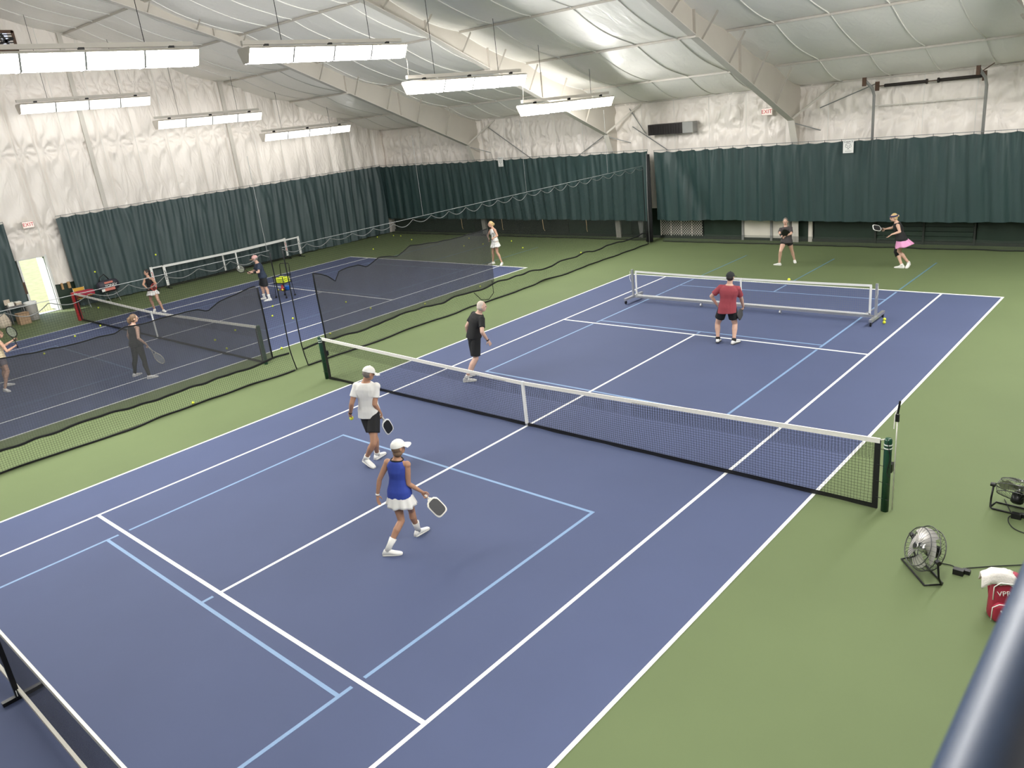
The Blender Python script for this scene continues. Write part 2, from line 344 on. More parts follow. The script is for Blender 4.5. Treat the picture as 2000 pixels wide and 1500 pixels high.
# ---- lower part of the far wall under the curtains
YP = 18.22
def wpart(n, x0, x1, z0, z1, m, y=YP, t=.05): return obj(n, MB().box(((x0+x1)/2, y, (z0+z1)/2), (x1-x0, t, z1-z0)), m, wall_far)
wpart('baseboard_strip', XL, XR, 0, .10, 'panel_dark', YP-.03, .06)
wpart('wall_panel', -6.15, -4.5, .1, 1.25, 'panel_green'); wpart('wall_panel', -1.75, .35, .1, 1.25, 'panel_green'); wpart('wall_panel', 3.45, 6.4, .1, 1.25, 'panel_green'); wpart('wall_panel', 6.5, 13.5, .1, 1.25, 'panel_green')
for a, b_ in ((-24.9, -22), (-21.95, -19), (-18.95, -16), (-15.95, -13), (-12.95, -9.6)): wpart('wall_panel', a, b_, .1, 1.25, 'panel_dark' if a in (-15.95, -18.95) else 'panel_green')
wpart('pale_door', -4.45, -3.36, .1, 1.3, 'door_pale', YP-.02); wpart('pale_door', -3.32, -2.65, .1, 1.3, 'door_pale', YP-.02); wpart('dark_door', -2.6, -1.95, .1, 1.3, 'panel_green', YP-.02)
for x in (-4.48, -3.34, -2.62): wpart('door_post', x-.04, x+.04, 0, 1.3, 'post_grey', YP-.06, .08)
wpart('door_post', -1.93, -1.80, 0, 1.3, 'door_pale', YP-.06, .1)
for k in range(7): wpart('shutter_slat', .42, 3.35, .12+k*.16, .12+k*.16+.145, 'panel_green', YP-.02-.012*(k % 2), .04)
for x in (.38, 1.9, 3.40): wpart('shutter_post', x-.03, x+.03, 0, 1.3, 'panel_dark', YP-.07, .06)
# white lattice gate
lat = wpart('lattice_backing', -8.15, -6.2, .1, 1.2, 'panel_dark', YP+.02, .02)
for x0 in (-8.12, -7.64, -7.16, -6.68):
    sl = MB(); st = .108; w_, h_ = .46, 1.0
    for k in range(-9, 6):
        for sgn in (1, -1):
            pts = []
            for t in np.linspace(0, 1.0, 41):
                px = (k*st + t) if sgn > 0 else (w_-(k*st+t))
                if 0 <= px <= w_: pts.append((x0+px, YP-.03-.004*sgn, .12+t*h_))
            if len(pts) > 1: sl.bar(pts[0], pts[-1], .012, .006, up=(0, 1, 0))
    o = obj('lattice_panel', sl, 'lattice', lat)
    obj('lattice_stile', MB().box((x0-.01, YP-.03, .62), (.018, .02, 1.04)), 'lattice', lat)
# ---- gallery below the camera: deck, parapet wall and hand rail
gal = struct('gallery_floor', MB().box((11.5, -9, 3.95), (4.2, 18.6, .16)), 'panel_dark')
tr1 = struct('trim_1', MB().box((9.36, -9, 4.0), (.06, 18.6, .4)), 'panel_dark')
tr2 = struct('wall_gallery', MB().box((9.45, 0, 1.93), (.1, YF-YN-.2, 3.85)), 'panel_green')
rail = thing('hand_rail', 'dark blue round pipe railing of the viewing gallery', 'railing', (9.2545, -9, 4.03))
rx = 9.248; rz = 5.222
obj('top_rail', MB().tube([(0, -9.2, rz-4.03), (0, 9.2, rz-4.03)], .026, 20), 'rail_blue', rail, True)
obj('middle_rail', MB().tube([(0.0, -9.2, .62), (0.0, 9.2, .62)], .021, 12), 'rail_blue', rail, True)
for y in (-6.0, -4.2, 1.8, 4.2, 6.6, 9.0): obj('rail_post', MB().tube([(.06, y, -.15), (.04, y, .1), (0, y, .25), (0, y, rz-4.03)], .020, 12), 'rail_blue', rail, True)
# ================================================================== LAMPS, CURTAINS, SIGNS
def fixture(x, y0, z, label, lens='lamp_lens'):
    L_ = 4.78; t = thing('light_fixture', label, 'light', (x, y0, z), 0, 'hanging strip lights')
    top, bot, hw, bw = .30, 0.0, .27, .115
    obj('reflector', MB().prism([(-hw-.02, 0, top), (-hw+.02, 0, top+.05), (hw-.02, 0, top+.05), (hw+.02, 0, top)], (0, L_, 0)), 'steel_white', t)
    for y in (-.012, L_): obj('end_plate', MB().prism([(-hw, y, top), (-bw, y, bot), (bw, y, bot), (hw, y, top)], (0, .012, 0)), 'steel_white', t)
    for k in range(4):
        a, b_ = k*L_/4+.02, (k+1)*L_/4-.02
        for s in (-1, 1): obj('lens_panel', MB().add([(s*hw*.98, a, top-.005), (s*hw*.98, b_, top-.005), (s*bw, b_, bot+.004), (s*bw, a, bot+.004)], [(0, 1, 2, 3) if s > 0 else (3, 2, 1, 0)]), lens, t)
        obj('lens_panel', MB().add([(-bw, a, bot+.004), (bw, a, bot+.004), (bw, b_, bot+.004), (-bw, b_, bot+.004)], [(3, 2, 1, 0)]), lens, t)
        if k: obj('divider', MB().prism([(-hw-.012, k*L_/4-.022, top), (-bw-.01, k*L_/4-.022, bot-.012), (bw+.01, k*L_/4-.022, bot-.012), (hw+.012, k*L_/4-.022, top)], (0, .044, 0)), 'post_grey', t)
    obj('mounting_rail', MB().box((0, L_/2, top+.15), (.085, L_+.04, .09)), 'steel_dirty', t)
    for y in (.6, 2.43, 4.3): obj('bracket', MB().box((.02, y, top+.08), (.05, .12, .08)), 'black_metal', t)
    for y in (1.05, 3.75):
        zz = roof_z(y0+y)-.10-z; obj('hanger_rod', MB().tube([(0, y, top+.19), (0, y, zz)], .008, 5), 'black_cord', t)
    obj('wire', MB().tube([(.02, .02, top+.12), (.06, .03, top+.5), (.05, .02, .93)], .006, 5), 'steel_white', t) if y0 > 5 else None
    return t
ROWS = {-8.12: 'above the divider net', -23.75: 'along the white gable wall', 7.4: 'above the side of court three'}
STEP = {-10.35: (6.36, 'lower lamp by the entrance end'), -5.45: (7.31, 'upper lamp before the ridge'), .58: (7.31, 'highest lamp beyond the ridge'), 5.44: (6.36, 'middle lamp of the downward steps'), 10.18: (5.42, 'lowest lamp nearest the curtained wall')}
for x, wx in ROWS.items():
    for y0, (z, wy) in STEP.items(): fixture(x, y0, z + (.09 if x < -20 else 0), 'white strip light hanging %s, %s' % (wx, wy), 'lamp_lens_dim' if x < -20 else ('lamp_lens_boosted' if x < 0 and y0 < 0 else 'lamp_lens'))
# ---- backdrop curtains
def curtain(name, label, P0, P1, zt, zb, m, amp, group, seed, diag=None, n_per=14):
    P0 = np.array(P0, float); P1 = np.array(P1, float); Ln = np.linalg.norm(P1-P0); d = (P1-P0)/Ln; nr = np.array([-d[1], d[0], 0]); 
    t = thing(name, label, 'curtain', (P0[0], P0[1], 0), 0, group)
    sp = .56; nh = int(Ln/sp)
    def f(u, v):
        s = u*Ln; z = zb+(zt-zb)*v; tv = 1-v
        sc = abs(math.sin(math.pi*s/sp)); dz = -.055*sc*(.5+1.0*abs(noise.noise((s*.7, seed, 0))))*max(0, 1-tv*3.2)
        ph = s*2*math.pi/sp/1.15 + 4.2*noise.noise((s*.30, z*.16, seed))
        a = amp*(.35+.65*min(1, tv*2.2))*(.6+.8*abs(noise.noise((s*.3, seed, 4.0))))
        q = a*math.sin(ph) + amp*.7*noise.noise((s*1.1, z*.25, seed+2)) + .35*amp*math.sin(ph*2.3+z*1.2) + .5*amp*max(0, 1-tv*2.2)*math.sin(2*math.pi*s/sp*2+9*tv*math.sin(math.pi*s/sp))
        z += dz + (.045*noise.noise((s*.45, seed, 7.0)) if v == 0 else 0)
        if diag: q += .10*math.exp(-((s-diag-(zt-z)*.55)/.35)**2)
        p = P0 + d*s + nr*q; return (p[0]-P0[0], p[1]-P0[1], z)
    obj('fabric', MB().grid(int(Ln*n_per), 26, f), m, t, True)
    obj('cable', MB().tube([(0, 0, zt+.05), tuple((P1-P0)[:2])+(zt+.05,)], .010, 6), 'cable_grey', t)
    src = None
    for k in range(nh+1):
        q = d*(k*sp)
        if src is None: src = obj('hook', MB().box((0, 0, 0), (.012, .012, .09)), 'black', t); src.location = (q[0], q[1], zt+.02)
        else: share(src, 'hook', t, (q[0], q[1], zt+.02))
    return t
g_ = 'green backdrop curtains'
curtain('backdrop_curtain', 'dark green vinyl curtain across the long wall behind court three', (-7.95, 17.62, 0), (13.4, 17.62, 0), 3.50, .83, 'curtain_green', .075, g_, 1.0, diag=.8)
curtain('backdrop_curtain', 'dark green vinyl curtain behind the court with the red net post', (-25.05, 17.62, 0), (-8.25, 17.62, 0), 3.55, .79, 'curtain_green', .065, g_, 5.0)
curtain('backdrop_curtain', 'long grey green curtain pleated along the gable wall behind the portable nets', (-24.98, 17.56, 0), (-24.98, 1.12, 0), 3.60, .04, 'curtain_grey', .085, g_, 9.0, n_per=18)
curtain('backdrop_curtain', 'grey green curtain behind the boxes beside the open door', (-24.98, -.72, 0), (-24.98, -12.0, 0), 3.68, .04, 'curtain_grey', .085, g_, 12.0, n_per=18)
# ---- see-through skirt netting below the far curtains
for a, b_, lb in ((-24.7, -8.3, 'dark see-through net hanging under the curtain of the red post court'), (-7.55, 13.3, 'dark see-through net hanging under the curtain of court three')):
    t = thing('skirt_net', lb, 'net', (a, 17.5, 0))
    obj('netting', MB().grid(90, 4, lambda u, v: (u*(b_-a), .12*noise.noise((a+u*30, 0, 2.2))+(1-v)*(-.12 if a < -10 else -.25+.1*u)+.1, .03+v*(.80 if a < -10 else .26))), 'skirt_net', t, True)
    obj('hem_rope', MB().tube([(u*(b_-a), .12*noise.noise((a+u*30, 0, 2.2))+(-.02 if a < -10 else -.15+.1*u), .03) for u in np.linspace(0, 1, 91)], .014, 5), 'black_cord', t, True)
# rope ties dangling below the left curtain
for u, v in ((901, 430), (980, 432), (1060, 436), (1145, 437)):
    p = on_y(u, v, 17.45); t = thing('rope_tie', 'short pale rope tie dangling under the curtain of the red post court', 'rope', (p[0], p[1], 0), 0, 'rope ties under the red post court curtain')
    r_ = random.random()
    obj('strand', MB().tube([(0, 0, .84), (.03, -.02, .6), (.02+.04*r_, -.02, .42), (.05+.1*r_, -.03, .33)], .010, 5), 'rope', t, True) if 'rope' in MAT else None
def text(body, size, m, parent, loc, rot, align='CENTER', ext=.002):
    c = bpy.data.curves.new('lettering', 'FONT'); c.body = body; c.size = size; c.align_x = align; c.align_y = 'CENTER'; c.extrude = ext
    tmp = bpy.data.objects.new('tmp_text', c); COL.objects.link(tmp); dg = bpy.context.evaluated_depsgraph_get()
    me = bpy.data.meshes.new_from_object(tmp.evaluated_get(dg)); bpy.data.objects.remove(tmp); me.materials.clear(); me.materials.append(MAT[m])
    o = bpy.data.objects.new('lettering', me); COL.objects.link(o); o.parent = parent; o.location = loc; o.rotation_euler = rot; return o
def board_sign(x, z, w, h, num, label):
    t = thing('court_sign', label, 'sign', (x, 17.50, z), 0, 'court number signs')
    obj('board', MB().box((0, 0, 0), (w, .012, h)), 'white_paint', t)
    F = (R_(90), 0, 0); y = -.009
    text('Court '+num, w*.26, 'ink', t, (0, y, h*.36), F)
    for s in (-1, 1):
        obj('emblem', MB().tube([(s*(w*.17)+w*.11*math.cos(a), y, h*.02+h*.09*math.sin(a)) for a in np.linspace(0, 2*math.pi, 17)[:-1]], .006, 4, closed=True), 'ink_grey', t)
        obj('emblem', MB().tube([(s*w*.12, y, -h*.07), (-s*w*.10, y, -h*.24)], .006, 4), 'ink_grey', t)
    obj('emblem', MB().tube([(w*.27*math.cos(a), y, h*.10+h*.13*math.sin(a)) for a in np.linspace(.25, math.pi-.25, 12)], .007, 4), 'ink_grey', t)
    for j in range(8): obj('small_print', MB().box((-w*.28+j*w*.08, y+.002, -h*.36), (w*.055, .002, h*.045)), 'ink_grey', t)
board_sign(-.40, 3.33, .34, .42, '3', 'white Court 3 sign hung on the curtain behind the players')
board_sign(-16.1, 3.46, .30, .42, '2', 'white court number sign hung on the curtain of the red post court')
def exit_sign(loc, rz, label):
    t = thing('exit_sign', label, 'sign', loc, rz, 'exit signs')
    obj('housing', MB().box((0, .03, 0), (.42, .05, .26)), 'steel_white', t)
    obj('face', MB().box((0, 0, 0), (.38, .012, .22)), 'exit_glow', t)
    text('EXIT', .19, 'red_sign', t, (0, -.012, 0), (R_(90), 0, 0))
exit_sign((-3.45, 17.98, 4.63), 0, 'red EXIT sign on the white wall beside the roof column')
exit_sign((XL+.45, .10, 3.50), R_(90), 'red EXIT sign above the open door')
# ---- wall heater
h = thing('wall_heater', 'dark wall heater with louvred grille on the white wall', 'heater', (-7.35, 17.9, 4.32))
obj('body', MB().box((.1, .1, 0), (1.85, .34, .40)), 'post_grey', h)
obj('grille_frame', MB().box((-.18, -.09, 0), (1.5, .05, .40)), 'spring', h)
for k in range(9): obj('louvre', MB().box((-.18, -.125, -.16+k*.04), (1.38, .03, .016)), 'black', h)
for k in range(12): obj('vane', MB().box((-.8+k*.113, -.14, 0), (.012, .02, .34)), 'spring', h)
# ---- overhead door track with torsion springs
tk = thing('overhead_door_track', 'grey steel door track with dark torsion springs above the curtain', 'door hardware', (1.8, 17.9, 3.4))
for s, x in ((-1, -1.58), (1, 1.62)):
    obj('track', MB().tube([(x, 0, -.2), (x, 0, 1.45), (x-.03, -.12, 1.68), (x-.1, -.55, 1.92)], .045, 8), 'post_grey', tk, True)
    obj('bearing_plate', MB().box((x+.08*-s, .02, 1.72), (.10, .12, .28)), 'rust', tk)
    obj('bracket', MB().box((x-.12, -.6, 1.90), (.10, .1, .26)), 'rust', tk)
    if s > 0: obj('strut', MB().bar((x-.08, -.4, 1.85), (x+.25, -.45, 2.05), .05, .02), 'rust', tk)
obj('shaft', MB().tube([(-1.55, -.02, 1.72), (1.6, -.02, 1.72)], .016, 8), 'rust', tk)
for a, b_ in ((-1.28, -.05), (.28, 1.5)):
    obj('spring', MB().tube([(a, -.02, 1.72), (a+.02, -.02, 1.72), (b_-.02, -.02, 1.72), (b_, -.02, 1.72)], [.03, .05, .05, .03], 12), 'spring', tk, True)
    obj('collar', MB().tube([(b_ if a < 0 else a, -.02, 1.72), ((b_ if a < 0 else a)+.05, -.02, 1.72)], .075, 12), 'spring', tk)
obj('header_bar', MB().box((0, .06, 1.12), (3.15, .02, .025)), 'steel_dirty', tk)
# ================================================================== NETS
def tennis_net(cx, label, post_m, crank, post_label):
    t = thing('tennis_net', label, 'net', (cx, 0, 0)); hw = 6.32
    def top(x): return .895 + .155*(abs(x)/6.4)**1.15
    def bow(x, z): return .05*math.sin(math.pi*z)*noise.noise((x*.6, cx, 0))+.02*noise.noise((x*2, z*2, cx))
    nt = MB(); s = .045; n = int(2*hw/s)
    for i in range(n+1):
        x = -hw+i*s; zt = top(x)-.05
        nt.strand([(x+.01*noise.noise((x*5, z, 1)), bow(x, z), z) for z in np.linspace(.05, zt, 5)], (.0021, 0, 0), (0, .0021, 0))
    xs_ = np.linspace(-hw, hw, 70)
    for j in range(22):
        f = j/21.0
        nt.strand([(x, bow(x, .05+f*(top(x)-.1)), .05+f*(top(x)-.1)) for x in xs_], (0, .0021, 0), (0, 0, .0021))
    for j in range(6):   # the doubled upper rows
        f = .72+j*.05
        nt.strand([(x, .03+bow(x, f), .05+f*(top(x)-.1)) for x in xs_], (0, .0021, 0), (0, 0, .0021))
    for i in range(n+1):
        x = -hw+i*s+.02; zt = top(x)-.05
        nt.strand([(x, .03+bow(x, z), z) for z in (.73*zt, zt)], (.0021, 0, 0), (0, .0021, 0))
    nn = obj('netting', nt, 'net_black', t); nn['kind'] = 'stuff'
    obj('top_band', MB().grid(64, 1, lambda u, v: (-hw+2*hw*u, -.012, top(-hw+2*hw*u)-.065+.065*v)).grid(64, 1, lambda u, v: (-hw+2*hw*u, .012, top(-hw+2*hw*u)-.065*v)).grid(64, 1, lambda u, v: (-hw+2*hw*u, -.012+.024*v, top(-hw+2*hw*u)+.002)), 'white_tape', t)
    obj('bottom_band', MB().grid(64, 1, lambda u, v: (-hw+2*hw*u, -.012+bow(-hw+2*hw*u, 0), .012+.055*v)).grid(64, 1, lambda u, v: (-hw+2*hw*u, .012, .067-.055*v)), 'black', t)
    for sx in (-1, 1): obj('side_band', MB().box((sx*(hw-.03), 0, top(hw)/2), (.075, .02, top(hw)-.03)), 'black', t)
    obj('centre_strap', MB().box((0, 0, top(0)/2), (.052, .04, top(0)+.01)), 'white_paint', t)
    obj('centre_anchor', MB().box((0, 0, .03), (.05, .05, .05)), 'chrome', t)
    for sx in (-1, 1):
        p = obj('post', MB().tube([(sx*6.42, 0, 0), (sx*6.42, 0, 1.05), (sx*6.42, 0, 1.075)], [.05, .05, .035], 16) if post_m != 'post_red' or sx > 0 else MB().box((sx*6.42, 0, .53), (.13, .15, 1.06)), post_m if (post_m != 'post_red' or sx < 0) else 'post_green', t, post_m != 'post_red')
        obj('post_band', MB().tube([(sx*6.42, 0, .93), (sx*6.42, 0, .945)], .053, 16), 'white_paint' if post_m != 'post_red' else 'black', p)
        obj('post_band', MB().tube([(sx*6.42, 0, .98), (sx*6.42, 0, .995)], .053, 16), 'white_paint' if post_m != 'post_red' else 'black', p)
        obj('net_cord', MB().tube([(sx*hw, 0, top(hw)-.02), (sx*6.42, 0, 1.07)], .008, 6), 'white_tape', t)
        for k in range(4): obj('lacing', MB().tube([(sx*(hw-.02), -.03, .2+.24*k), (sx*6.48, -.05, .19+.24*k)], .004, 4), 'black_cord', t)
        if sx < 0 or crank:
            c = obj('crank', MB().box((sx*6.42, .09, .62), (.10, .1, .12)), 'black_metal', p)
            if post_m == 'post_red': obj('crank_handle', MB().tube([(sx*6.42+.1, .1, .28), (sx*6.42+.32, .1, .3), (sx*6.42+.34, .1, .42)], .014, 6), 'chrome', p)
    if cx == 0:   # singles stick resting against the near post
        obj('tie_cord', MB().tube([(6.43, -.06, 1.06), (6.47, -.06, .82), (6.44, -.07, .6), (6.48, -.08, .55)], .005, 4), 'black_cord', t)
    return t
tennis_net(0.0, 'tennis net with white band and dark green posts across the main blue court', 'post_green', True, '')
tennis_net(CX2, 'tennis net with red crank post across the second court', 'post_red', False, '')
st = thing('net_measure_stick', 'thin white net measuring stick standing at the net post by the fans', 'stick', (6.5, .05, 0))
obj('shaft', MB().tube([(0, 0, .02), (0, .0, 1.05), (.0, 0, 1.42)], .009, 8), 'white_tape', st, True)
obj('clip', MB().box((0, 0, 1.36), (.045, .03, .10)), 'black_metal', st); obj('tip', MB().tube([(0, 0, 1.42), (.02, 0, 1.6)], .014, 8), 'black_metal', st)
obj('hook', MB().tube([(.0, 0, 1.5), (-.03, 0, 1.4), (-.035, 0, 1.2)], .008, 6), 'white_tape', st)
# ---- court divider: net with dark wind screen
def bump_x(y): return .16*noise.noise((y*.55, 0, 4.4))+.10*noise.noise((y*1.3, 0, 8.1))
def div_pt(y, z):
    k = max(0, 1-z/.45); s_ = .05*noise.noise((y*.8, z*.8, 2.0))*min(1, z)*max(0, 1-z/3.2)
    return (-7.95 + k*(bump_x(y)+.10) + s_, y, z)
def rope_z(y): return .46+.07*noise.noise((y*.9, 0, 1.7))+.05*noise.noise((y*2.1, 0, 3.3))
def fab_z(y): return float(np.interp(y, [-13, -6.12, -5.35, -4.3, -3.93, -3.75, -2.06, -1.83, -1.53, -.53, -.46, 1.16, 1.58, 1.79, 1.92, 2.61, 2.85, 3.33, 3.96, 4.48, 6.1, 7.8], [2.2, 2.2, 2.13, 2.12, 2.08, 2.17, 2.13, 2.02, 2.18, 2.32, 2.25, 2.26, 2.10, 1.93, 2.15, 2.19, 2.08, 2.24, 2.13, 2.33, 2.2, 2.23]))+.03*noise.noise((y*2.4, 0, 2.7))
def divider(y0, y1, f0, f1, label, scallop):
    t = thing('divider_net', label, 'net', (-7.95, y0, 0)); off = (-7.95, y0, 0)
    lo = MB(); hi = MB(); c = .05; n = int((y1-y0)/c)
    def base_z(y): return .02
    for i in range(n+1):
        y = y0+i*c
        lo.strand([div_pt(y+.012*noise.noise((y*3, z, 1)), z) for z in np.linspace(.02, rope_z(y), 4)], (.0024, 0, 0), (0, .0024, 0))
        hi.strand([div_pt(y+.01*noise.noise((y*2, z, 5)), z) for z in np.linspace(rope_z(y), 3.0-.07*abs(math.sin(math.pi*(y-y0)/scallop)), 6)], (.0014, 0, 0), (0, .0014, 0))
    ny = np.arange(y0, y1+.01, .2)
    for j in range(1, 10): lo.strand([div_pt(y, .02+(rope_z(y)-.02)*j/10) for y in ny], (.0024, 0, 0), (0, 0, .0024))
    for z in np.arange(.5, 2.95, .05): hi.strand([div_pt(y, z+.02*noise.noise((y*.7, z, 3))) for y in ny], (.0014, 0, 0), (0, 0, .0014))
    a = obj('lower_netting', lo, 'net_black', t, off=off); a['kind'] = 'stuff'; b_ = obj('upper_netting', hi, 'net_black', t, off=off); b_['kind'] = 'stuff'
    yr = np.arange(y0, y1+.01, .1)
    def bandf(zf, w, dx): return MB().grid(len(yr)-1, 1, lambda u, v: (lambda q: (q[0]+dx, q[1], q[2]))(div_pt(y0+(y1-y0)*u, zf(y0+(y1-y0)*u)+w*v)))
    obj('bottom_rope', MB().tube([div_pt(y, .025) for y in yr], .020, 6), 'black_cord', t, True, off)
    obj('screen_rope', MB().tube([(lambda q: (q[0]+.02, q[1], q[2]))(div_pt(y, rope_z(y))) for y in yr], .026, 6), 'black_cord', t, True, off)
    fy = np.arange(f0, f1+.01, .08)
    scr = obj('wind_screen', MB().grid(len(fy)-1, 8, lambda u, v: (lambda y: (lambda q: (q[0]+.012+.03*noise.noise((y*1.4, v*1.2, 7.0)), q[1], q[2]))(div_pt(y, rope_z(y)+(fab_z(y)-rope_z(y))*v)))(f0+(f1-f0)*u)), 'screen', t, True, off)
    obj('screen_hem', MB().tube([(lambda q: (q[0]+.012+.03*noise.noise((y*1.4, 1.2, 7.0)), q[1], q[2]))(div_pt(y, fab_z(y))) for y in fy], .014, 5), 'black_cord', scr, True, off)
    e = f1 if f0 <= y0+.01 or f1 < 0 else f0
    obj('screen_edge', MB().tube([(lambda q: (q[0]+.02, q[1], q[2]))(div_pt(e, rope_z(e)+(fab_z(e)-rope_z(e))*v)) for v in np.linspace(0, 1, 9)], .022, 5), 'black_cord', scr, True, off)
    for yy in (y0, y1): obj('edge_cord', MB().tube([div_pt(yy, z) for z in np.linspace(.02, 3.02, 12)], .016, 5), 'black_cord', t, True, off)
    obj('top_cable', MB().tube([(-7.95, y, 3.07) for y in (y0, (y0+y1)/2, y1)], .007, 6), 'cable_grey', t, off=off)
    sc = MB(); sy = np.arange(y0, y1+.01, .06)
    sc.tube([(-7.95, y, 3.03-(.13+.09*noise.noise((math.floor((y-y0)/scallop)*3.3, 0, 1.0)))*abs(math.sin(math.pi*(y-y0)/scallop))) for y in sy], .009, 5); obj('scalloped_rope', sc, 'cable_grey', t, True, off)
    for y in ((.0,) if y1 < 1 else (5.15, 9.76, 14.4)): obj('hanging_wire', MB().tube([(-7.95, y, 3.06), (-7.95, y, 5.3)], .006, 4), 'cable_grey', t, off=off)
    return t
divider(-13.0, .06, -13.0, -.47, 'court divider net with dark wind screen beside the woman in black', .80)
dn = divider(.42, 16.75, 1.14, 7.75, 'court divider net with dark wind screen behind the man in the black T-shirt', .72)
obj('tie_strap', MB().tube([(.03, 6.35, .40), (.06, 6.6, .12), (.05, 6.95, .05), (.05, 7.2, .2), (.03, 7.22, .6)], .012, 5), 'black_cord', dn, True)
gb = thing('gathered_net_end', 'dark gathered end of the divider net hanging between the two green curtains', 'net', (-8.05, 17.15, 0))
for k in range(9):
    x = random.uniform(-.14, .14); obj('fold', MB().tube([(x, .1*random.random(), .03), (x*.8+.04*random.random(), .1, .9), (x*.6, .15, 2.0), (x*.4, .2, 3.45)], [.05, .04, .035, .02], 6), 'net_black', gb, True)
obj('cord', MB().tube([(.06, -.1, .02), (.02, -.05, 1.6), (.04, 0, 3.5)], .012, 5), 'cable_grey', gb, True)
lt = thing('wall_tube', 'pale tarpaulin end hanging behind the net below the curtain of the red post court', 'tarpaulin', (-8.9, 17.85, 0))
obj('sheet', MB().loft([[(w*math.cos(a)+dx, .05*math.sin(a), z) for a in np.linspace(0, 2*math.pi, 9)[:-1]] for z, w, dx in ((1.1, .16, .0), (.6, .13, .02), (.2, .08, .03), (.03, .13, -.02))]), 'post_grey', lt, True)
# ---- portable pickleball nets
def mesh_panel(mb, x0, x1, zf0, zf1, s, r, y=0.0):
    for x in np.arange(x0, x1, s): mb.strand([(x, y, zf0(x)), (x, y, zf1(x))], (r, 0, 0), (0, r, 0))
    nz = int((zf1(0)-zf0(0))/s)
    xs_ = np.linspace(x0, x1, 24)
    for j in range(nz): mb.strand([(x, y, zf0(x)+(zf1(x)-zf0(x))*j/nz) for x in xs_], (0, r, 0), (0, 0, r))
    return mb
def rolling_net():
    t = thing('pickleball_net', 'white framed rolling pickleball net with casters in front of the man in red', 'net', (.06, 8.74, 0), 0)
    hw = 3.28; T = lambda x: .885+.03*(x/hw)**2; B = lambda x: .20
    o = obj('netting', mesh_panel(MB(), -hw, hw, B, T, .05, .0011), 'cable_grey', t); o['kind'] = 'stuff'
    obj('top_band', MB().grid(40, 1, lambda u, v: (-hw+2*hw*u, -.01, T(-hw+2*hw*u)-.05+.05*v)).grid(40, 1, lambda u, v: (-hw+2*hw*u, .01, T(-hw+2*hw*u)-.05*v)), 'white_paint', t)
    obj('bottom_band', MB().box((0, 0, .2), (2*hw, .016, .035)), 'white_paint', t)
    obj('base_rail', MB().box((0, .05, .13), (2*hw+.1, .06, .05)), 'alu', t)
    obj('centre_strap', MB().box((0, -.012, .54), (.045, .012, .7)), 'white_paint', t)
    for sx in (-1, 1):
        obj('side_band', MB().box((sx*(hw-.02), 0, .54), (.05, .016, .70)), 'white_paint', t)
        p = obj('post', MB().box((sx*(hw+.11), .02, .52), (.055, .055, .84)), 'alu', t)
        obj('rope_tail', MB().tube([(sx*(hw+.15), -.03, .9), (sx*(hw+.16), -.05, .7), (sx*(hw+.12), -.06, .6)], .006, 4), 'white_tape', p)
        ft = obj('foot', MB().box((sx*(hw+.13), .06, .14), (.075, .92, .06)), 'alu', t)
        for y in (-.36, .48): obj('caster', MB().tube([(sx*(hw+.13)-.015, y, .05), (sx*(hw+.13)+.015, y, .05)], .045, 12), 'black_metal', ft)
        obj('brace', MB().bar((sx*(hw+.09), .03, .34), (sx*(hw-.2), .05, .15), .025), 'alu', t)
    for x in (-1.2, 1.05): obj('caster', MB().tube([(x-.02, .04, .055), (x+.02, .04, .055)], .05, 12), 'alu', t)
rolling_net()
nt_ = thing('pickleball_net', 'black portable pickleball net on a steel frame with a T shaped centre foot', 'net', (0, -8.76, 0))
Tn = lambda x: .885+.03*(x/3.3)**2
o = obj('netting', mesh_panel(MB(), -3.3, 3.28, lambda x: .06, Tn, .025, .0009), 'net_black', nt_); o['kind'] = 'stuff'
obj('netting_backing', MB().grid(60, 1, lambda u, v: (-3.3+6.58*u, .004, .06+(Tn(-3.3+6.58*u)-.08)*v)), 'fine_net', nt_)
obj('top_band', MB().grid(60, 1, lambda u, v: (-3.3+6.58*u, -.014, Tn(-3.3+6.58*u)-.055+.055*v)).grid(60, 1, lambda u, v: (-3.3+6.58*u, -.014+.028*v, Tn(-3.3+6.58*u)+.002)).grid(60, 1, lambda u, v: (-3.3+6.58*u, .014, Tn(-3.3+6.58*u)-.055*v)), 'white_tape', nt_)
obj('base_rail', MB().box((.0, -.035, .135), (6.7, .035, .045)), 'door_pale', nt_)
obj('centre_post', MB().box((-.03, -.06, .42), (.05, .05, .76)), 'black_metal', nt_)
obj('centre_strap', MB().bar((-.22, -.03, .84), (.0, -.07, .08), .03, .008, up=(0, 1, 0)), 'white_paint', nt_)
obj('centre_foot', MB().box((-.06, -.01, .035), (.06, .42, .045)), 'black_metal', nt_)
for sx in (-1, 1):
    obj('post', MB().box((sx*3.36, -.03, .47), (.05, .05, .90)), 'black_metal', nt_); obj('foot', MB().box((sx*3.36, 0, .035), (.07, .8, .045)), 'black_metal', nt_)
    obj('side_band', MB().box((sx*3.27, 0, .5), (.05, .012, .76)), 'black', nt_)
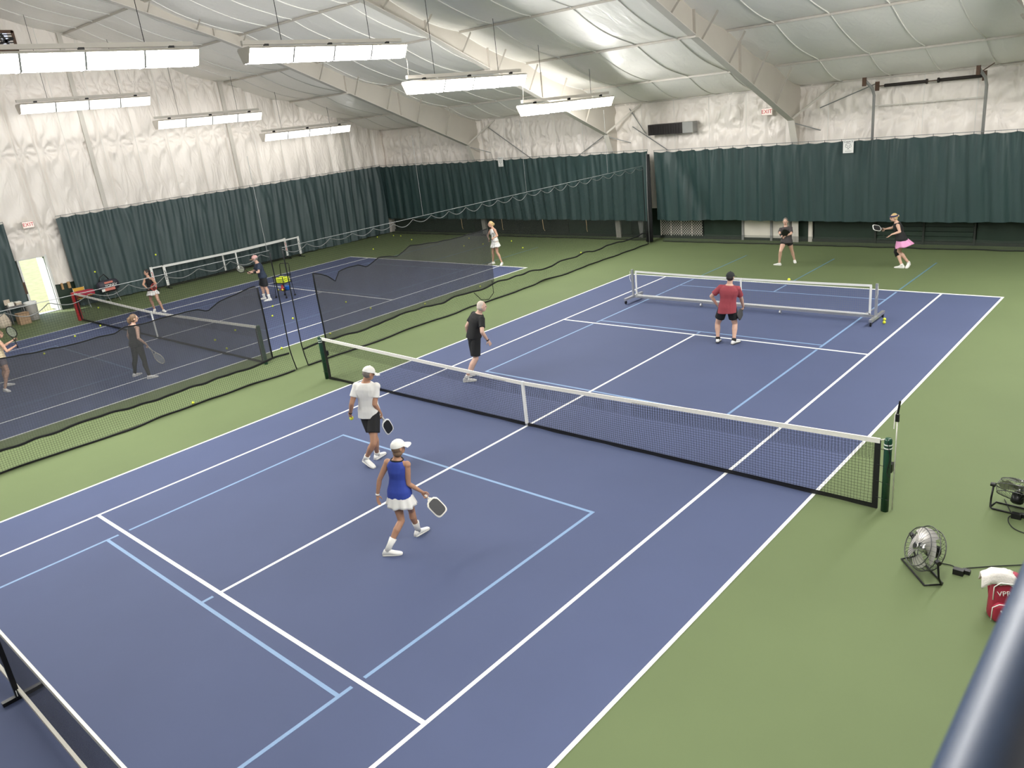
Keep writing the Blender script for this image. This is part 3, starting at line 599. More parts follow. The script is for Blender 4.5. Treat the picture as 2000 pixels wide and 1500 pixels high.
def wall_net(x, y0, y1, label, mark):
    t = thing('pickleball_net', label, 'net', (x, y0, 0)); L_ = y1-y0; top = lambda y: .93+.05*abs(2*y/L_-1)
    mb = MB()
    for y in np.arange(0, L_, .045): mb.strand([(0, y, .14), (0, y, top(y))], (.0011, 0, 0), (0, .0011, 0))
    for z in np.arange(.16, .92, .045): mb.strand([(0, 0, z), (0, L_, z)], (.0011, 0, 0), (0, 0, .0011))
    o = obj('netting', mb, 'net_black', t); o['kind'] = 'stuff'
    obj('top_band', MB().grid(30, 1, lambda u, v: (.012, L_*u, top(L_*u)-.06+.06*v)).grid(30, 1, lambda u, v: (-.012+.024*v, L_*u, top(L_*u))), 'white_paint', t)
    obj('centre_strap', MB().box((.01, L_/2, .53), (.01, .07, .80)), 'white_paint', t)
    for y in (0.0, L_):
        s = obj('side_band', MB().box((.01, y, .57), (.012, .11, .86)), 'white_paint', t)
        for j in range(7): obj('printed_mark', MB().box((.0185, y+.012*((j*7) % 3-1), .40+j*.06), (.002, .045, .036)), mark, s)
        obj('post', MB().tube([(-.04, y, .03), (-.04, y, 1.02)], .022, 8), 'black_metal', t); obj('foot', MB().tube([(-.25, y, .03), (.3, y, .03)], .02, 8), 'black_metal', t)
    obj('base_rail', MB().tube([(-.04, 0, .08), (-.04, L_, .08)], .02, 8), 'black_metal', t)
wall_net(-24.30, 4.52, 11.30, 'white banded portable net in front of the gable wall curtain, the one with black lettering', 'ink')
wall_net(-24.62, 4.10, 10.75, 'white banded portable net close against the gable wall curtain, the one with red lettering', 'red_sign')
# ================================================================== PEOPLE
for n_, c_ in (('skin_tan', (.42, .225, .14)), ('skin_fair', (.58, .36, .27)), ('skin_mid', (.50, .29, .20)), ('skin_pale', (.62, .40, .31))): M(n_, c_, .55, var=.07, scale=9, bump=.05, bscale=30)
def cloth(n, c, rough=.85, var=.06): M(n, c, rough, var=var, scale=7, bump=.5, bscale=9, stretch=(1, 1, .45), bdist=.018, distort=.6, detail=2.5)
cloth('cl_white', (.74, .73, .70)); cloth('cl_black', (.010, .010, .011)); cloth('cl_blue', (.030, .060, .33)); cloth('cl_red', (.30, .050, .065)); cloth('cl_grey', (.055, .048, .050))
cloth('cl_pink', (.74, .32, .55)); cloth('cl_navy', (.022, .034, .062)); cloth('cl_charcoal', (.016, .018, .020)); cloth('cl_dark_olive', (.018, .019, .017)); cloth('cl_purple_grey', (.13, .11, .13))
M('cl_floral', (.55, .46, .30), .85, var=.55, scale=45); M('shoe_white', (.78, .77, .74), .6, var=.05, scale=20); M('sole_dark', (.03, .03, .035), .7); M('sole_white', (.70, .69, .66), .6)
M('hair_brown', (.16, .10, .06), .6, var=.3, scale=40); M('hair_dark', (.018, .013, .011), .5, var=.3, scale=40); M('hair_grey', (.17, .15, .13), .7, var=.25, scale=40); M('hair_blond', (.50, .36, .17), .6, var=.3, scale=40); M('hair_white', (.60, .52, .45), .7, var=.2, scale=40)
M('cap_pink', (.62, .36, .33), .8, var=.12, scale=20); M('eye', (.02, .015, .012), .3); M('lip', (.34, .10, .09), .5); M('band_navy', (.03, .03, .10), .7)
def cdir(A, deg, el=0.0):
    fh = nrm([A[0]-CAM_P[0], A[1]-CAM_P[1], 0]); rh = np.array([fh[1], -fh[0], 0]); a = R_(deg); e = R_(el)
    return (math.cos(a)*fh + math.sin(a)*rh)*math.cos(e) + np.array([0, 0, math.sin(e)])
class Pose: pass
def fit(A, px, cons, pref=0.0, w=.03):
    fh = nrm([A[0]-CAM_P[0], A[1]-CAM_P[1], 0]); d = ray(px[0], px[1]); k = np.dot(d, fh); base = np.dot(A-CAM_P, fh)
    best = None; d0 = np.mean([np.dot(c-A, fh) for c, _ in cons]) if cons else 0.0
    for off in np.linspace(d0-.8, d0+.8, 161):
        p = CAM_P + d*((base+off)/k); c = sum((np.linalg.norm(p-q)-L)**2 for q, L in cons) + w*(off-d0-pref)**2
        if best is None or c < best[0]: best = (c, p)
    return best[1]
def ring(c, X, Y, w, d, n=18, e=2.4):
    out = []
    for k in range(n):
        a = 2*math.pi*k/n; ca, sa = math.cos(a), math.sin(a)
        out.append(c + X*w*math.copysign(abs(ca)**(2/e), ca) + Y*d*math.copysign(abs(sa)**(2/e), sa))
    return out
def seg(mb, pts, rs, n=12):
    """tapered limb with rounded ends"""
    P = [np.asarray(p, float) for p in pts]; mb.tube(P, rs, n); mb.ball(P[0], rs[0], 12, 8); mb.ball(P[-1], rs[-1], 12, 8); return mb
def lerp(a, b_, t): return np.asarray(a)*(1-t) + np.asarray(b_)*t
PROF = {'m': [(-.21, .048, .048), (-.10, .084, .062), (.04, .089, .064), (.22, .083, .060), (.42, .081, .059), (.62, .095, .066), (.78, .099, .064), (.89, .080, .054), (.97, .048, .044), (1.03, .034, .036)],
        'f': [(-.21, .048, .048), (-.10, .088, .064), (.04, .092, .067), (.22, .077, .057), (.42, .068, .052), (.62, .077, .062), (.78, .083, .056), (.89, .074, .050), (.97, .042, .040), (1.03, .030, .032)]}
def torso_rings(P, t0, t1, grow=0.0, flare=0.0, shoulder=1.0, n=20, k=1.0, tmin=-9):
    prof = PROF[P.sex]; ts = sorted(set([t0, t1] + [t for t, _, _ in prof if t0 < t < t1])); out = []
    for t in ts:
        tt = max(t, tmin); w = np.interp(tt, [q[0] for q in prof], [q[1] for q in prof]); d = np.interp(tt, [q[0] for q in prof], [q[2] for q in prof])
        if t > .8: w *= shoulder
        f = flare*max(0, 1-(t-t0)/.45)
        c = P.spine(t); X, Y = P.axes(t); out.append(ring(c, X, Y, (w*P.bulk+grow+f)*P.H*k, (d*P.bulk+grow+f)*P.H*k, n))
    return out
def live(o, vox, it):
    m = o.modifiers.new('union', 'REMESH'); m.mode = 'VOXEL'; m.voxel_size = vox; m.use_smooth_shade = True
    if it: s = o.modifiers.new('soft', 'SMOOTH'); s.factor = .5; s.iterations = it
    return o
def hand(mb, w, d, pn, curl, H, spread=1.0):
    s = H/1.75; d = nrm(d); pn = nrm(pn - d*np.dot(pn, d)); x = np.cross(d, pn); c = w + d*.045*s
    mb.ball(c, (.038*s, .050*s, .015*s), 12, 8, (x, d, pn)); mb.ball(w+d*.01*s, (.026*s, .03*s, .019*s), 10, 6, (x, d, pn))
    for i, (o, L) in enumerate(((-.029, .066), (-.010, .078), (.010, .074), (.029, .058))):
        p = w + d*.082*s + x*o*s; pts = [w+d*.05*s+x*o*s*.8, p]; a = 0; dd = d
        for j, f in enumerate((.45, .32, .23)):
            a += curl*(.8 if j == 0 else 1.0); dd = nrm(d*math.cos(a) + pn*math.sin(a) + x*o*2.2*spread*(1 if j == 0 else .2)); p = p + dd*L*f*s; pts.append(p)
        mb.tube(pts, [.0095*s, .0092*s, .0085*s, .0080*s, .0065*s], 8); mb.ball(pts[-1], .0065*s, 8, 6)
    t0 = w + d*.025*s + x*-.030*s; t1 = t0 + (d*.45-x*.75+pn*.45)*.032*s; t2 = t1 + (d*.8-x*.25+pn*.6*min(1, curl+.3))*.032*s; t3 = t2 + (d*.8+x*.1+pn*.7*min(1, curl+.3))*.022*s
    mb.tube([t0, t1, t2, t3], [.014*s, .0115*s, .010*s, .007*s], 8); mb.ball(t3, .007*s, 8, 6)
def person(S):
    P = Pose(); H = P.H = S['H']; P.sex = S.get('sex', 'm'); P.bulk = S.get('bulk', 1.0)
    feet = {}
    for s in 'LR':
        f = S['foot'+s]; hz, tz = f[2] if len(f) > 2 else (0, 0)
        h_ = on_z(*f[0], hz+.012); t_ = on_z(*f[1], tz+.012); mid = (h_+t_)/2; dv = nrm([t_[0]-h_[0], t_[1]-h_[1], 0]); L = .158*H
        feet[s] = [np.array([*(mid-dv*L/2)[:2], hz]), np.array([*(mid+dv*L/2)[:2], tz])]
    A = np.mean([p for s in 'LR' for p in feet[s]], 0); A[2] = 0; P.A = A
    ty = S['yaw']; py = S.get('pyaw', ty); hy = S.get('hyaw', ty)
    fh = nrm([A[0]-CAM_P[0], A[1]-CAM_P[1], 0])
    def plane(px, o): d_ = ray(*px); return CAM_P + d_*((np.dot(A-CAM_P, fh)+o)/np.dot(d_, fh))
    P.pelvis = plane(S['pelvis'], S.get('poff', 0)); P.neck = plane(S['neck'], S.get('poff', 0)+S.get('lean', 0))
    up = nrm(P.neck-P.pelvis); P.pelvis = P.neck - up*.295*H
    def right_of(deg): F = cdir(A, deg); return np.array([F[1], -F[0], 0])
    rp, rt = right_of(py), right_of(ty); bend = cdir(A, ty)*S.get('hunch', .0)
    P.spine = lambda t: lerp(P.pelvis, P.neck, t) - bend*math.sin(math.pi*min(1, max(0, t)))*H
    def axes(t):
        X = nrm(lerp(rp, rt, min(1, max(0, t)))); u = up if t > .15 else nrm(lerp((0, 0, 1), up, max(0, t+.1)/.25)); X = nrm(X-u*np.dot(X, u)); return X, np.cross(u, X)
    P.axes = axes
    hc = P.head = fit(A, S['head'], [(P.neck, .098*H)], S.get('hlean', 0.0), .3); hc = P.head = P.neck + nrm(hc-P.neck)*.098*H
    hF = cdir(A, hy, S.get('htilt', -8)); hR = np.array([hF[1], -hF[0], 0]); hR = nrm(hR); hU = np.cross(hR, hF); AX = (hR, hF, hU)
    X, Y = axes(.86); ch = P.spine(.845); sw = (.100 if P.sex == 'm' else .092)*H*P.bulk**.5
    P.sh = {'R': ch+X*sw, 'L': ch-X*sw}; Xp, Yp = axes(0); P.hip = {'R': P.pelvis+Xp*.052*H-up*.012*H, 'L': P.pelvis-Xp*.052*H-up*.012*H}
    P.el, P.wr, P.hd, P.kn, P.an = {}, {}, {}, {}, {}
    for s in 'LR':
        a = S['arm'+s]; P.el[s] = fit(A, a[0][:2], [(P.sh[s], .172*H)], a[0][2] if len(a[0]) > 2 else 0); P.el[s] = P.sh[s] + nrm(P.el[s]-P.sh[s])*.172*H
        P.wr[s] = fit(A, a[1][:2], [(P.el[s], .150*H)], a[1][2] if len(a[1]) > 2 else 0); P.wr[s] = P.el[s] + nrm(P.wr[s]-P.el[s])*.150*H
        P.hd[s] = nrm(fit(A, a[2][:2], [(P.wr[s], .1*H)], a[2][2] if len(a[2]) > 2 else 0)-P.wr[s]) if len(a) > 2 and a[2] else nrm(P.wr[s]-P.el[s])
        h_, t_ = feet[s]; P.an[s] = lerp(h_, t_, .24) + np.array([0, 0, .075*H/1.75])
        k = S['knee'+s]; P.kn[s] = fit(A, k[:2], [(P.hip[s], .245*H), (P.an[s], .235*H)], k[2] if len(k) > 2 else 0)
    P.feet = feet
    root = thing('person', S['label'], 'person', A); off = A
    def part(n, mb, m, smooth=True, par=None): return obj(n, mb, m, par or root, smooth, off)
    b = .92+.08*P.bulk if P.sex == 'm' else .88; lg = P.bulk**.5*(1.0 if P.sex == 'm' else .97)
    # ---- body: one continuous surface
    mb = MB(); mb.loft(torso_rings(P, -.21, 1.03))
    mb.tube([P.spine(.9), P.neck, lerp(P.neck, hc, .55), lerp(P.neck, hc, .9)], [.045*H, .036*H*b, .032*H*b, .032*H*b], 14)
    mb.ball(hc+hU*.008*H-hF*.004*H, (.044*H, .054*H, .058*H), 18, 12, AX); mb.ball(hc+hF*.016*H-hU*.030*H, (.034*H, .036*H, .036*H), 14, 10, AX)
    mb.ball(hc+hF*.030*H-hU*.052*H, (.016*H, .014*H, .012*H), 10, 6, AX); mb.ball(hc+hF*.055*H-hU*.010*H, (.007*H, .011*H, .014*H), 8, 6, AX); mb.ball(hc+hF*.046*H+hU*.012*H, (.030*H, .010*H, .010*H), 10, 6, AX)
    for q in (1, -1): mb.ball(hc+hR*q*.045*H-hU*.010*H-hF*.004*H, (.006*H, .012*H, .018*H), 8, 6, AX)
    for s in 'LR':
        sh, el, wr = P.sh[s], P.el[s], P.wr[s]
        mb.ball(sh, .036*H*b, 12, 8); seg(mb, [lerp(ch, sh, .55), sh, lerp(sh, el, .35), lerp(sh, el, .75), el], [.036*H*b, .033*H*b, .031*H*b, .026*H*b, .0235*H*b])
        seg(mb, [el, lerp(el, wr, .25), lerp(el, wr, .65), wr], [.0235*H*b, .0245*H*b, .019*H*b, .0145*H*b])
        hp, kn, an = P.hip[s], P.kn[s], P.an[s]; cb = nrm(np.cross(np.cross(an-kn, cdir(A, py)), an-kn))
        seg(mb, [hp, lerp(hp, kn, .3), lerp(hp, kn, .7), kn], [.053*H*lg, .051*H*lg, .039*H*lg, .0315*H*lg])
        cal = -cdir(A, py)*.012*H
        seg(mb, [kn, lerp(kn, an, .28)+cal, lerp(kn, an, .6)+cal*.4, an], [.0315*H*lg, .0335*H*lg, .0245*H*lg, .0195*H*lg])
        seg(mb, [an, lerp(P.feet[s][0], P.feet[s][1], .34)+np.array([0, 0, .045])], [.0175*H, .014*H], 8)
        g = S.get('grip'+s); pn = cdir(A, *(g[1] if g and len(g) > 1 and g[1] else ((ty+(90 if s == 'L' else -90)), 0)))
        hand(mb, wr, P.hd[s], pn, g[0] if g else .28, H)
    live(part('body', mb, S['skin']), .0085, 2)
    # ---- face
    for q in (1, -1): part('eye', MB().ball(hc+hF*.0475*H+hR*q*.0175*H-hU*.000*H, (.0085*H, .006*H, .005*H), 8, 6, AX), 'eye')
    part('mouth', MB().ball(hc+hF*.0475*H-hU*.036*H, (.014*H, .006*H, .0045*H), 8, 6, AX), 'lip')
    # ---- hair and headgear
    hr = S.get('hair')
    if hr:
        m = hr[0]; g = 1.0 if hr[1] != 'thin' else .96
        mb = MB()
        if S.get('hat'): mb.ball(hc-hF*.014*H-hU*.004*H, (.0468*H, .050*H, .044*H), 16, 10, AX)
        elif hr[1] == 'thin': mb.ball(hc-hF*.014*H-hU*.006*H, (.0465*H, .050*H, .046*H), 16, 10, AX); mb.ball(hc-hF*.010*H+hU*.016*H, (.044*H, .052*H, .0535*H), 16, 10, AX)
        else: mb.ball(hc-hF*.011*H+hU*.013*H, (.0485*H, .0555*H, .0585*H), 18, 12, AX); mb.ball(hc-hF*.022*H-hU*.018*H, (.044*H, .038*H, .045*H), 14, 10, AX)
        if hr[1] == 'bob': mb.ball(hc-hF*.018*H-hU*.045*H, (.046*H, .040*H, .036*H), 14, 10, AX)
        if hr[1] in ('pony', 'long'):
            L = 1.0 if hr[1] == 'pony' else .7
            b0 = hc-hF*.058*H+hU*.018*H; mb.tube([hc-hF*.04*H+hU*.02*H, b0, b0-hF*.022*H*L-hU*.02*H, b0-hF*.022*H*L-hU*.065*H*L, b0-hF*.004*H-hU*.105*H*L], [.015*H, .018*H, .024*H, .022*H, .007*H], 10)
        if hr[1] == 'bun': mb.ball(hc-hF*.066*H+hU*.012*H, .024*H, 10, 8)
        live(part('hair', mb, m), .008, 2)
    hat = S.get('hat')
    if hat:
        z0 = .012; R1 = (.053*H, .064*H, .060*H); c0 = hc+hU*z0*H-hF*.003*H
        mb = MB().grid(24, 8, lambda u, v: c0 + hR*R1[0]*math.cos(2*math.pi*u)*math.cos(v*math.pi/2) + hF*R1[1]*math.sin(2*math.pi*u)*math.cos(v*math.pi/2) + hU*(R1[2]*math.sin(v*math.pi/2)))
        cp = part('cap', mb, hat[0])
        if hat[1] == 'brim':
            bl = .056*H
            part('cap_brim', MB().grid(14, 5, lambda u, v: c0 + hR*math.cos(R_(22+136*u))*(R1[0]*1.02+v*.010*H) + hF*(math.sin(R_(22+136*u))*R1[1]*.98+v*bl*math.sin(R_(22+136*u))**.6) + hU*(.002*H-.012*H*v*v-.010*H*abs(math.cos(R_(22+136*u)))**2*v)), hat[2] if len(hat) > 2 else hat[0], True, cp)
            part('cap_button', MB().ball(c0+hU*R1[2], .006*H, 8, 6), hat[0], True, cp)
    if S.get('headband'):
        part('headband', MB().tube([hc+hU*.026*H-hF*.006*H+hR*.0475*H*math.cos(a)+hF*.0555*H*math.sin(a) for a in np.linspace(0, 2*math.pi, 25)[:-1]], .013*H, 8, closed=True), S['headband'])
    # ---- top
    tp = S['top']; hem = tp.get('hem', -.06)
    mb = MB(); mb.loft(torso_rings(P, hem, tp.get('collar', .985), (.005+.005*tp.get('loose', 1)), .009*tp.get('loose', 1), tp.get('shoulder', 1.0), tmin=-.02))
    if tp.get('sleeve'):
        for s in 'LR':
            q = tp['sleeve']; mb.ball(P.sh[s], .040*H*b, 14, 10); mb.tube([lerp(ch, P.sh[s], .45), lerp(P.sh[s], P.el[s], .05), lerp(P.sh[s], P.el[s], q*.6), lerp(P.sh[s], P.el[s], q)], [.044*H*b, .040*H*b, .039*H*b, .040*H*b*tp.get('sl', 1)], 14)
    sh_ = live(part(tp.get('name', 'shirt'), mb, tp['m']), .010, 5)
    if tp.get('trim'): part('collar_trim', MB().tube([P.spine(.965)+axes(.97)[0]*.052*H*math.cos(a)+axes(.97)[1]*.050*H*math.sin(a)+up*.012*H*-math.cos(2*a)*.3 for a in np.linspace(0, 2*math.pi, 25)[:-1]], .006*H, 6, closed=True), tp['trim'], True, sh_)
    if S.get('print'):
        X6, Y6 = axes(.62); cc = P.spine(.63)+Y6*.0845*H; part('chest_print', MB().grid(10, 2, lambda u, v: cc+X6*(u-.5)*.085*H+up*((v-.5)*.022*H+.006*H*math.sin(u*5))-Y6*abs(u-.5)**2*.05*H), S['print'], True, sh_)
    # ---- bottoms
    bt = S['bottom']
    if bt['kind'] in ('shorts', 'leggings'):
        mb = MB(); mb.loft(torso_rings(P, -.20, .16, .006, 0.0))
        for s in 'LR':
            if bt['kind'] == 'shorts':
                q = bt.get('len', .7); mb.tube([P.hip[s]+up*.02*H, lerp(P.hip[s], P.kn[s], .3), lerp(P.hip[s], P.kn[s], q*.85), lerp(P.hip[s], P.kn[s], q)], [.058*H*lg, .060*H*lg, (.056+.004*bt.get('loose', 1))*H*lg, (.054+.007*bt.get('loose', 1))*H*lg], 14)
            else:
                kn, an = P.kn[s], P.an[s]; cal = -cdir(A, py)*.012*H
                seg(mb, [P.hip[s], lerp(P.hip[s], kn, .3), lerp(P.hip[s], kn, .7), kn, lerp(kn, an, .28)+cal, lerp(kn, an, .6)+cal*.4, lerp(kn, an, .93)], [.058*H*lg, .056*H*lg, .043*H*lg, .036*H*lg, .037*H*lg, .028*H*lg, .023*H*lg])
        live(part(bt['kind'], mb, bt['m']), .010, 5)
    else:
        L = bt.get('len', .16)*H; rings = []; n = 72; tilt = bt.get('back', 0.0)
        for j in range(9):
            v = j/8; c = P.spine(.04-.04*v) - np.array([0, 0, 1])*L*v + cdir(A, py)*(-tilt*v*H); X, Y = axes(.1); w_ = (.090+.046*v**.9*bt.get('flare', 1))*H*P.bulk; d_ = (.066+.054*v**.9*bt.get('flare', 1))*H*P.bulk
            rings.append([c + X*w_*math.cos(a)*(1+.07*v*math.sin(bt.get('pleats', 14)*a)) + Y*d_*math.sin(a)*(1+.07*v*math.sin(bt.get('pleats', 14)*a)) + np.array([0, 0, .012*v*math.sin(5*a+1)]) for a in np.linspace(0, 2*math.pi, n+1)[:-1]])
        sk = part('skirt', MB().loft(rings, cap=False), bt['m']); sm = sk.modifiers.new('cloth', 'SOLIDIFY'); sm.thickness = .004
        mb = MB(); mb.loft(torso_rings(P, -.20, .12, .004, 0.0))
        for s in 'LR': mb.tube([P.hip[s], lerp(P.hip[s], P.kn[s], .28)], [.056*H*lg, .054*H*lg], 12)
        live(part('under_shorts', mb, bt.get('under', bt['m'])), .012, 3)
    # ---- shoes and socks
    for s in 'LR':
        h_, t_ = P.feet[s]; fd = nrm(t_-h_); sd = nrm(np.cross(fd, (0, 0, 1))); fu = np.cross(sd, fd); L = np.linalg.norm(t_-h_)*1.06; k = H/1.75
        up_ = [(0, .030, .050, .012), (.10, .037, .098, .012), (.26, .039, .105, .012), (.42, .042, .084, .012), (.62, .047, .060, .012), (.82, .045, .044, .012), (.95, .033, .034, .014), (1.0, .016, .026, .016)]
        o0 = h_-fd*L*.03
        rr = [ring(o0+fd*L*q+fu*(zb+(zt-zb)/2)*k, sd, fu, w_*k, (zt-zb)/2*k, 14, 2.6) for q, w_, zt, zb in up_]
        so_ = part('shoe', MB().loft(rr), S.get('shoe', 'shoe_white'))
        rr = [ring(o0+fd*L*q+fu*.011*k, sd, fu, (w_+.004)*k, .012*k, 14, 4) for q, w_, zt, zb in up_]
        part('sole', MB().loft(rr), S.get('sole', 'sole_white'), True, so_)
        if S.get('laces', True): part('laces', MB().bar(o0+fd*L*.36+fu*.085*k, o0+fd*L*.58+fu*.064*k, .022*k, .006), S.get('lace', 'line_white'), False, so_)
        if S.get('sock'):
            q = S['sock'][1]; part('sock', MB().tube([lerp(P.kn[s], P.an[s], 1.02), lerp(P.kn[s], P.an[s], 1-q*.5), lerp(P.kn[s], P.an[s], 1-q)], [.026*H*lg, .0275*H*lg, .034*H*lg if S['sock'][1] > .3 else .029*H*lg], 14), S['sock'][0])
    for s, m in S.get('wrist', {}).items():
        a, c_ = lerp(P.el[s], P.wr[s], .88), lerp(P.el[s], P.wr[s], .97); part('wristband', MB().tube([a, c_], .0185*H*b, 14), m)
    if S.get('brace'):
        s, m = S['brace']; part('knee_brace', MB().tube([lerp(P.hip[s], P.kn[s], .72), P.kn[s], lerp(P.kn[s], P.an[s], .3)], [.045*H*lg, .038*H*lg, .039*H*lg], 14), m)
    if S.get('sleeve_band'):
        s, m = S['sleeve_band']; part('forearm_band', MB().tube([lerp(P.el[s], P.wr[s], .45), lerp(P.el[s], P.wr[s], .85)], [.026*H*b, .020*H*b], 14), m)
    P.up = up; P.root = root; return P
def grip_pt(P, s, pn): return P.wr[s] + P.hd[s]*.075*P.H/1.75 + pn*.022
def paddle(P, s, px, normal, label, edge='white_paint', face='black', pref=0.0, gripm='white_tape'):
    A = P.A; g = P.wr[s] + P.hd[s]*.07*P.H/1.75; c = fit(A, px, [(g, .24)], pref); d = nrm(c-g); n = nrm(cdir(A, *normal)); n = nrm(n-d*np.dot(n, d)); x = np.cross(d, n)
    t = thing('pickleball_paddle', label, 'paddle', g, 0, 'pickleball paddles')
    def rr(w, l, e, z): return [d*(.245+l*math.copysign(abs(math.sin(a))**(2/e), math.sin(a))) + x*w*(1-.10*(math.sin(a) < -.6))*math.copysign(abs(math.cos(a))**(2/e), math.cos(a)) + n*z for a in np.linspace(0, 2*math.pi, 37)[:-1]]
    obj('edge_guard', MB().loft([rr(.100, .140, 4.2, -.008), rr(.103, .143, 4.2, 0), rr(.100, .140, 4.2, .008)]), edge, t, True)
    for q in (1, -1): obj('face', MB().loft([rr(.086, .122, 3.6, q*.0082), rr(.086, .122, 3.6, q*.0095)]), face, t)
    obj('throat', MB().prism([d*.075-x*.018-n*.008, d*.115-x*.05-n*.008, d*.115+x*.05-n*.008, d*.075+x*.018-n*.008], n*.016), edge if face != 'grip_dark' else face, t)
    obj('handle', MB().tube([d*-.055, d*.09], .0165, 10), gripm, t, True); obj('butt_cap', MB().tube([d*-.065, d*-.052], .019, 10), 'black', t)
def racket(P, s, px, normal, label, frame='black_metal', strings='string_white', pref=0.0, gripm='white_tape', group='tennis rackets'):
    A = P.A; g = P.wr[s] + P.hd[s]*.07*P.H/1.75; c = fit(A, px, [(g, .44)], pref); d = nrm(c-g); n = nrm(cdir(A, *normal)); n = nrm(n-d*np.dot(n, d)); x = np.cross(d, n)
    t = thing('tennis_racket', label, 'racket', g, 0, group)
    E_ = lambda a, k=1.0: d*(.43+.168*k*math.sin(a)) + x*.128*k*math.cos(a)
    obj('frame', MB().tube([E_(a) for a in np.linspace(0, 2*math.pi, 41)[:-1]], .011, 8, closed=True), frame, t, True)
    for q in (1, -1): obj('throat', MB().tube([d*.13+x*q*.006, d*.20+x*q*.030, E_(-math.pi/2+q*.72)], .009, 8), frame, t, True)
    sm = MB()
    for k in np.linspace(-.86, .86, 15):
        h_ = math.sqrt(1-k*k); sm.strand([d*(.43-.168*h_)+x*.128*k, d*(.43+.168*h_)+x*.128*k], x*.0012, n*.0012); sm.strand([d*(.43+.168*k)-x*.128*h_, d*(.43+.168*k)+x*.128*h_], d*.0012, n*.0012)
    o = obj('strings', sm, strings, t); o['kind'] = 'stuff'
    obj('handle', MB().tube([d*-.07, d*.0, d*.135], [.0175, .0165, .016], 10), gripm, t, True); obj('butt_cap', MB().tube([d*-.085, d*-.07], .02, 10), 'black', t)
M('string_white', (.70, .72, .62), .5); M('paddle_grey', (.045, .045, .048), .6, var=.1, scale=60); M('racket_red', (.55, .07, .05), .5)
p1 = person(dict(label='man in white T-shirt, white cap and black shorts holding a yellow ball and a paddle', H=1.82, sex='m', skin='skin_tan', bulk=1.0, yaw=22, pyaw=28, hyaw=68, htilt=-22,
    pelvis=(722.5, 819), neck=(714.5, 745.5), head=(719.5, 731), armL=((686.5, 790, -.05), (684.3, 807, 0), (684.6, 822)), armR=((731.5, 791, -.05), (744, 808.5, .1), (748, 820)),
    footR=((708, 899), (734, 914.5), (.07, .0)), footL=((733.5, 897), (752, 884.5)), kneeR=(729.5, 866, .08), kneeL=(734, 860, .1), gripL=(.75, (40, 0)), gripR=(1.0, (-60, 0)),
    hair=('hair_grey', 'short'), hat=('cl_white', 'brim'), top=dict(m='cl_white', sleeve=.62, loose=1.5, hem=-.18), bottom=dict(kind='shorts', m='cl_black', len=.66), sock=('cl_white', .22), wrist={'L': 'cl_black'}, sole='sole_white'))
paddle(p1, 'R', (757, 833), (-45, 12), 'black faced pickleball paddle with white edge carried by the man in white', pref=.05)
p2 = person(dict(label='woman in blue tank top, white cap and white pleated skirt carrying a paddle', H=1.67, sex='f', skin='skin_tan', bulk=.95, yaw=30, pyaw=35, hyaw=66, htilt=2,
    pelvis=(781, 969), neck=(775, 895), head=(778, 873.5), armL=((741.5, 936, -.05), (737, 968, 0), (740, 989)), armR=((797.5, 944.5, -.08), (825.5, 961.5, .08), (836, 973)),
    footL=((751, 1083.5), (783.5, 1081)), footR=((812, 1047), (837, 1031)), kneeL=(784, 1017, .05), kneeR=(804, 997, .08), gripR=(1.0, (180, -10)),
    hair=('hair_brown', 'bob'), hat=('cl_white', 'brim'), top=dict(m='cl_blue', name='tank_top', sleeve=0, loose=1.25, hem=-.15, shoulder=.88, collar=.96, trim='cl_black'), bottom=dict(kind='skirt', m='cl_white', len=.125, pleats=11), sock=('cl_white', .42), wrist={'L': 'cl_white'}))
paddle(p2, 'R', (855, 992), (165, 35), 'black faced pickleball paddle with pale grey edge held out by the woman in blue', pref=.0, edge='lattice', face='paddle_grey')
p3 = person(dict(label='grey haired man in black T-shirt and black shorts walking behind the tennis net', H=1.83, sex='m', skin='skin_pale', bulk=1.02, yaw=62, pyaw=65, hyaw=80, htilt=-6, hunch=.012,
    pelvis=(924.5, 662), neck=(935.5, 611.5), head=(940, 600.5), armR=((941.5, 648.5, -.1), (953, 665, .05), (961, 677)), armL=((910, 640, .1), (915, 655, .2)),
    footR=((904.5, 745.5), (931, 742.5)), footL=((919, 734.5), (931, 730)), kneeR=(929, 700, .05), kneeL=(930, 700, .1),
    hair=('hair_white', 'thin'), top=dict(m='cl_black', sleeve=.66, loose=1.2, hem=-.06), bottom=dict(kind='shorts', m='cl_black', len=.86), sock=('cl_white', .16), wrist={'R': 'cl_black'}))
p4 = person(dict(label='man in red T-shirt and black cap seen from behind with one hand on his hip', H=1.79, sex='m', skin='skin_fair', bulk=1.12, yaw=6, pyaw=2, hyaw=24, htilt=-4,
    pelvis=(1419.5, 612), neck=(1425, 556), head=(1426.5, 541.5), armL=((1389.5, 578.5, .03), (1400, 595, .0), (1404, 603)), armR=((1447.5, 582, -.05), (1451.5, 598.5, .1), (1451.5, 608)),
    footL=((1399, 671.5), (1408, 661.5), (.03, .0)), footR=((1430.5, 672.5), (1444, 667)), kneeL=(1401.5, 632, .06), kneeR=(1435.5, 633, .06), gripR=(1.0, (-90, 0)), gripL=(.5, (60, -10)),
    hair=('hair_dark', 'thin'), hat=('cl_charcoal', 'brim'), top=dict(m='cl_red', sleeve=.72, loose=1.2, hem=-.24), bottom=dict(kind='shorts', m='cl_black', len=.62), sock=('cl_black', .14), sole='sole_dark'))
paddle(p4, 'R', (1445.5, 613.5), (120, 10), 'dark grey pickleball paddle hanging from the hand of the man in red', pref=-.1, edge='paddle_grey', face='paddle_grey', gripm='black')
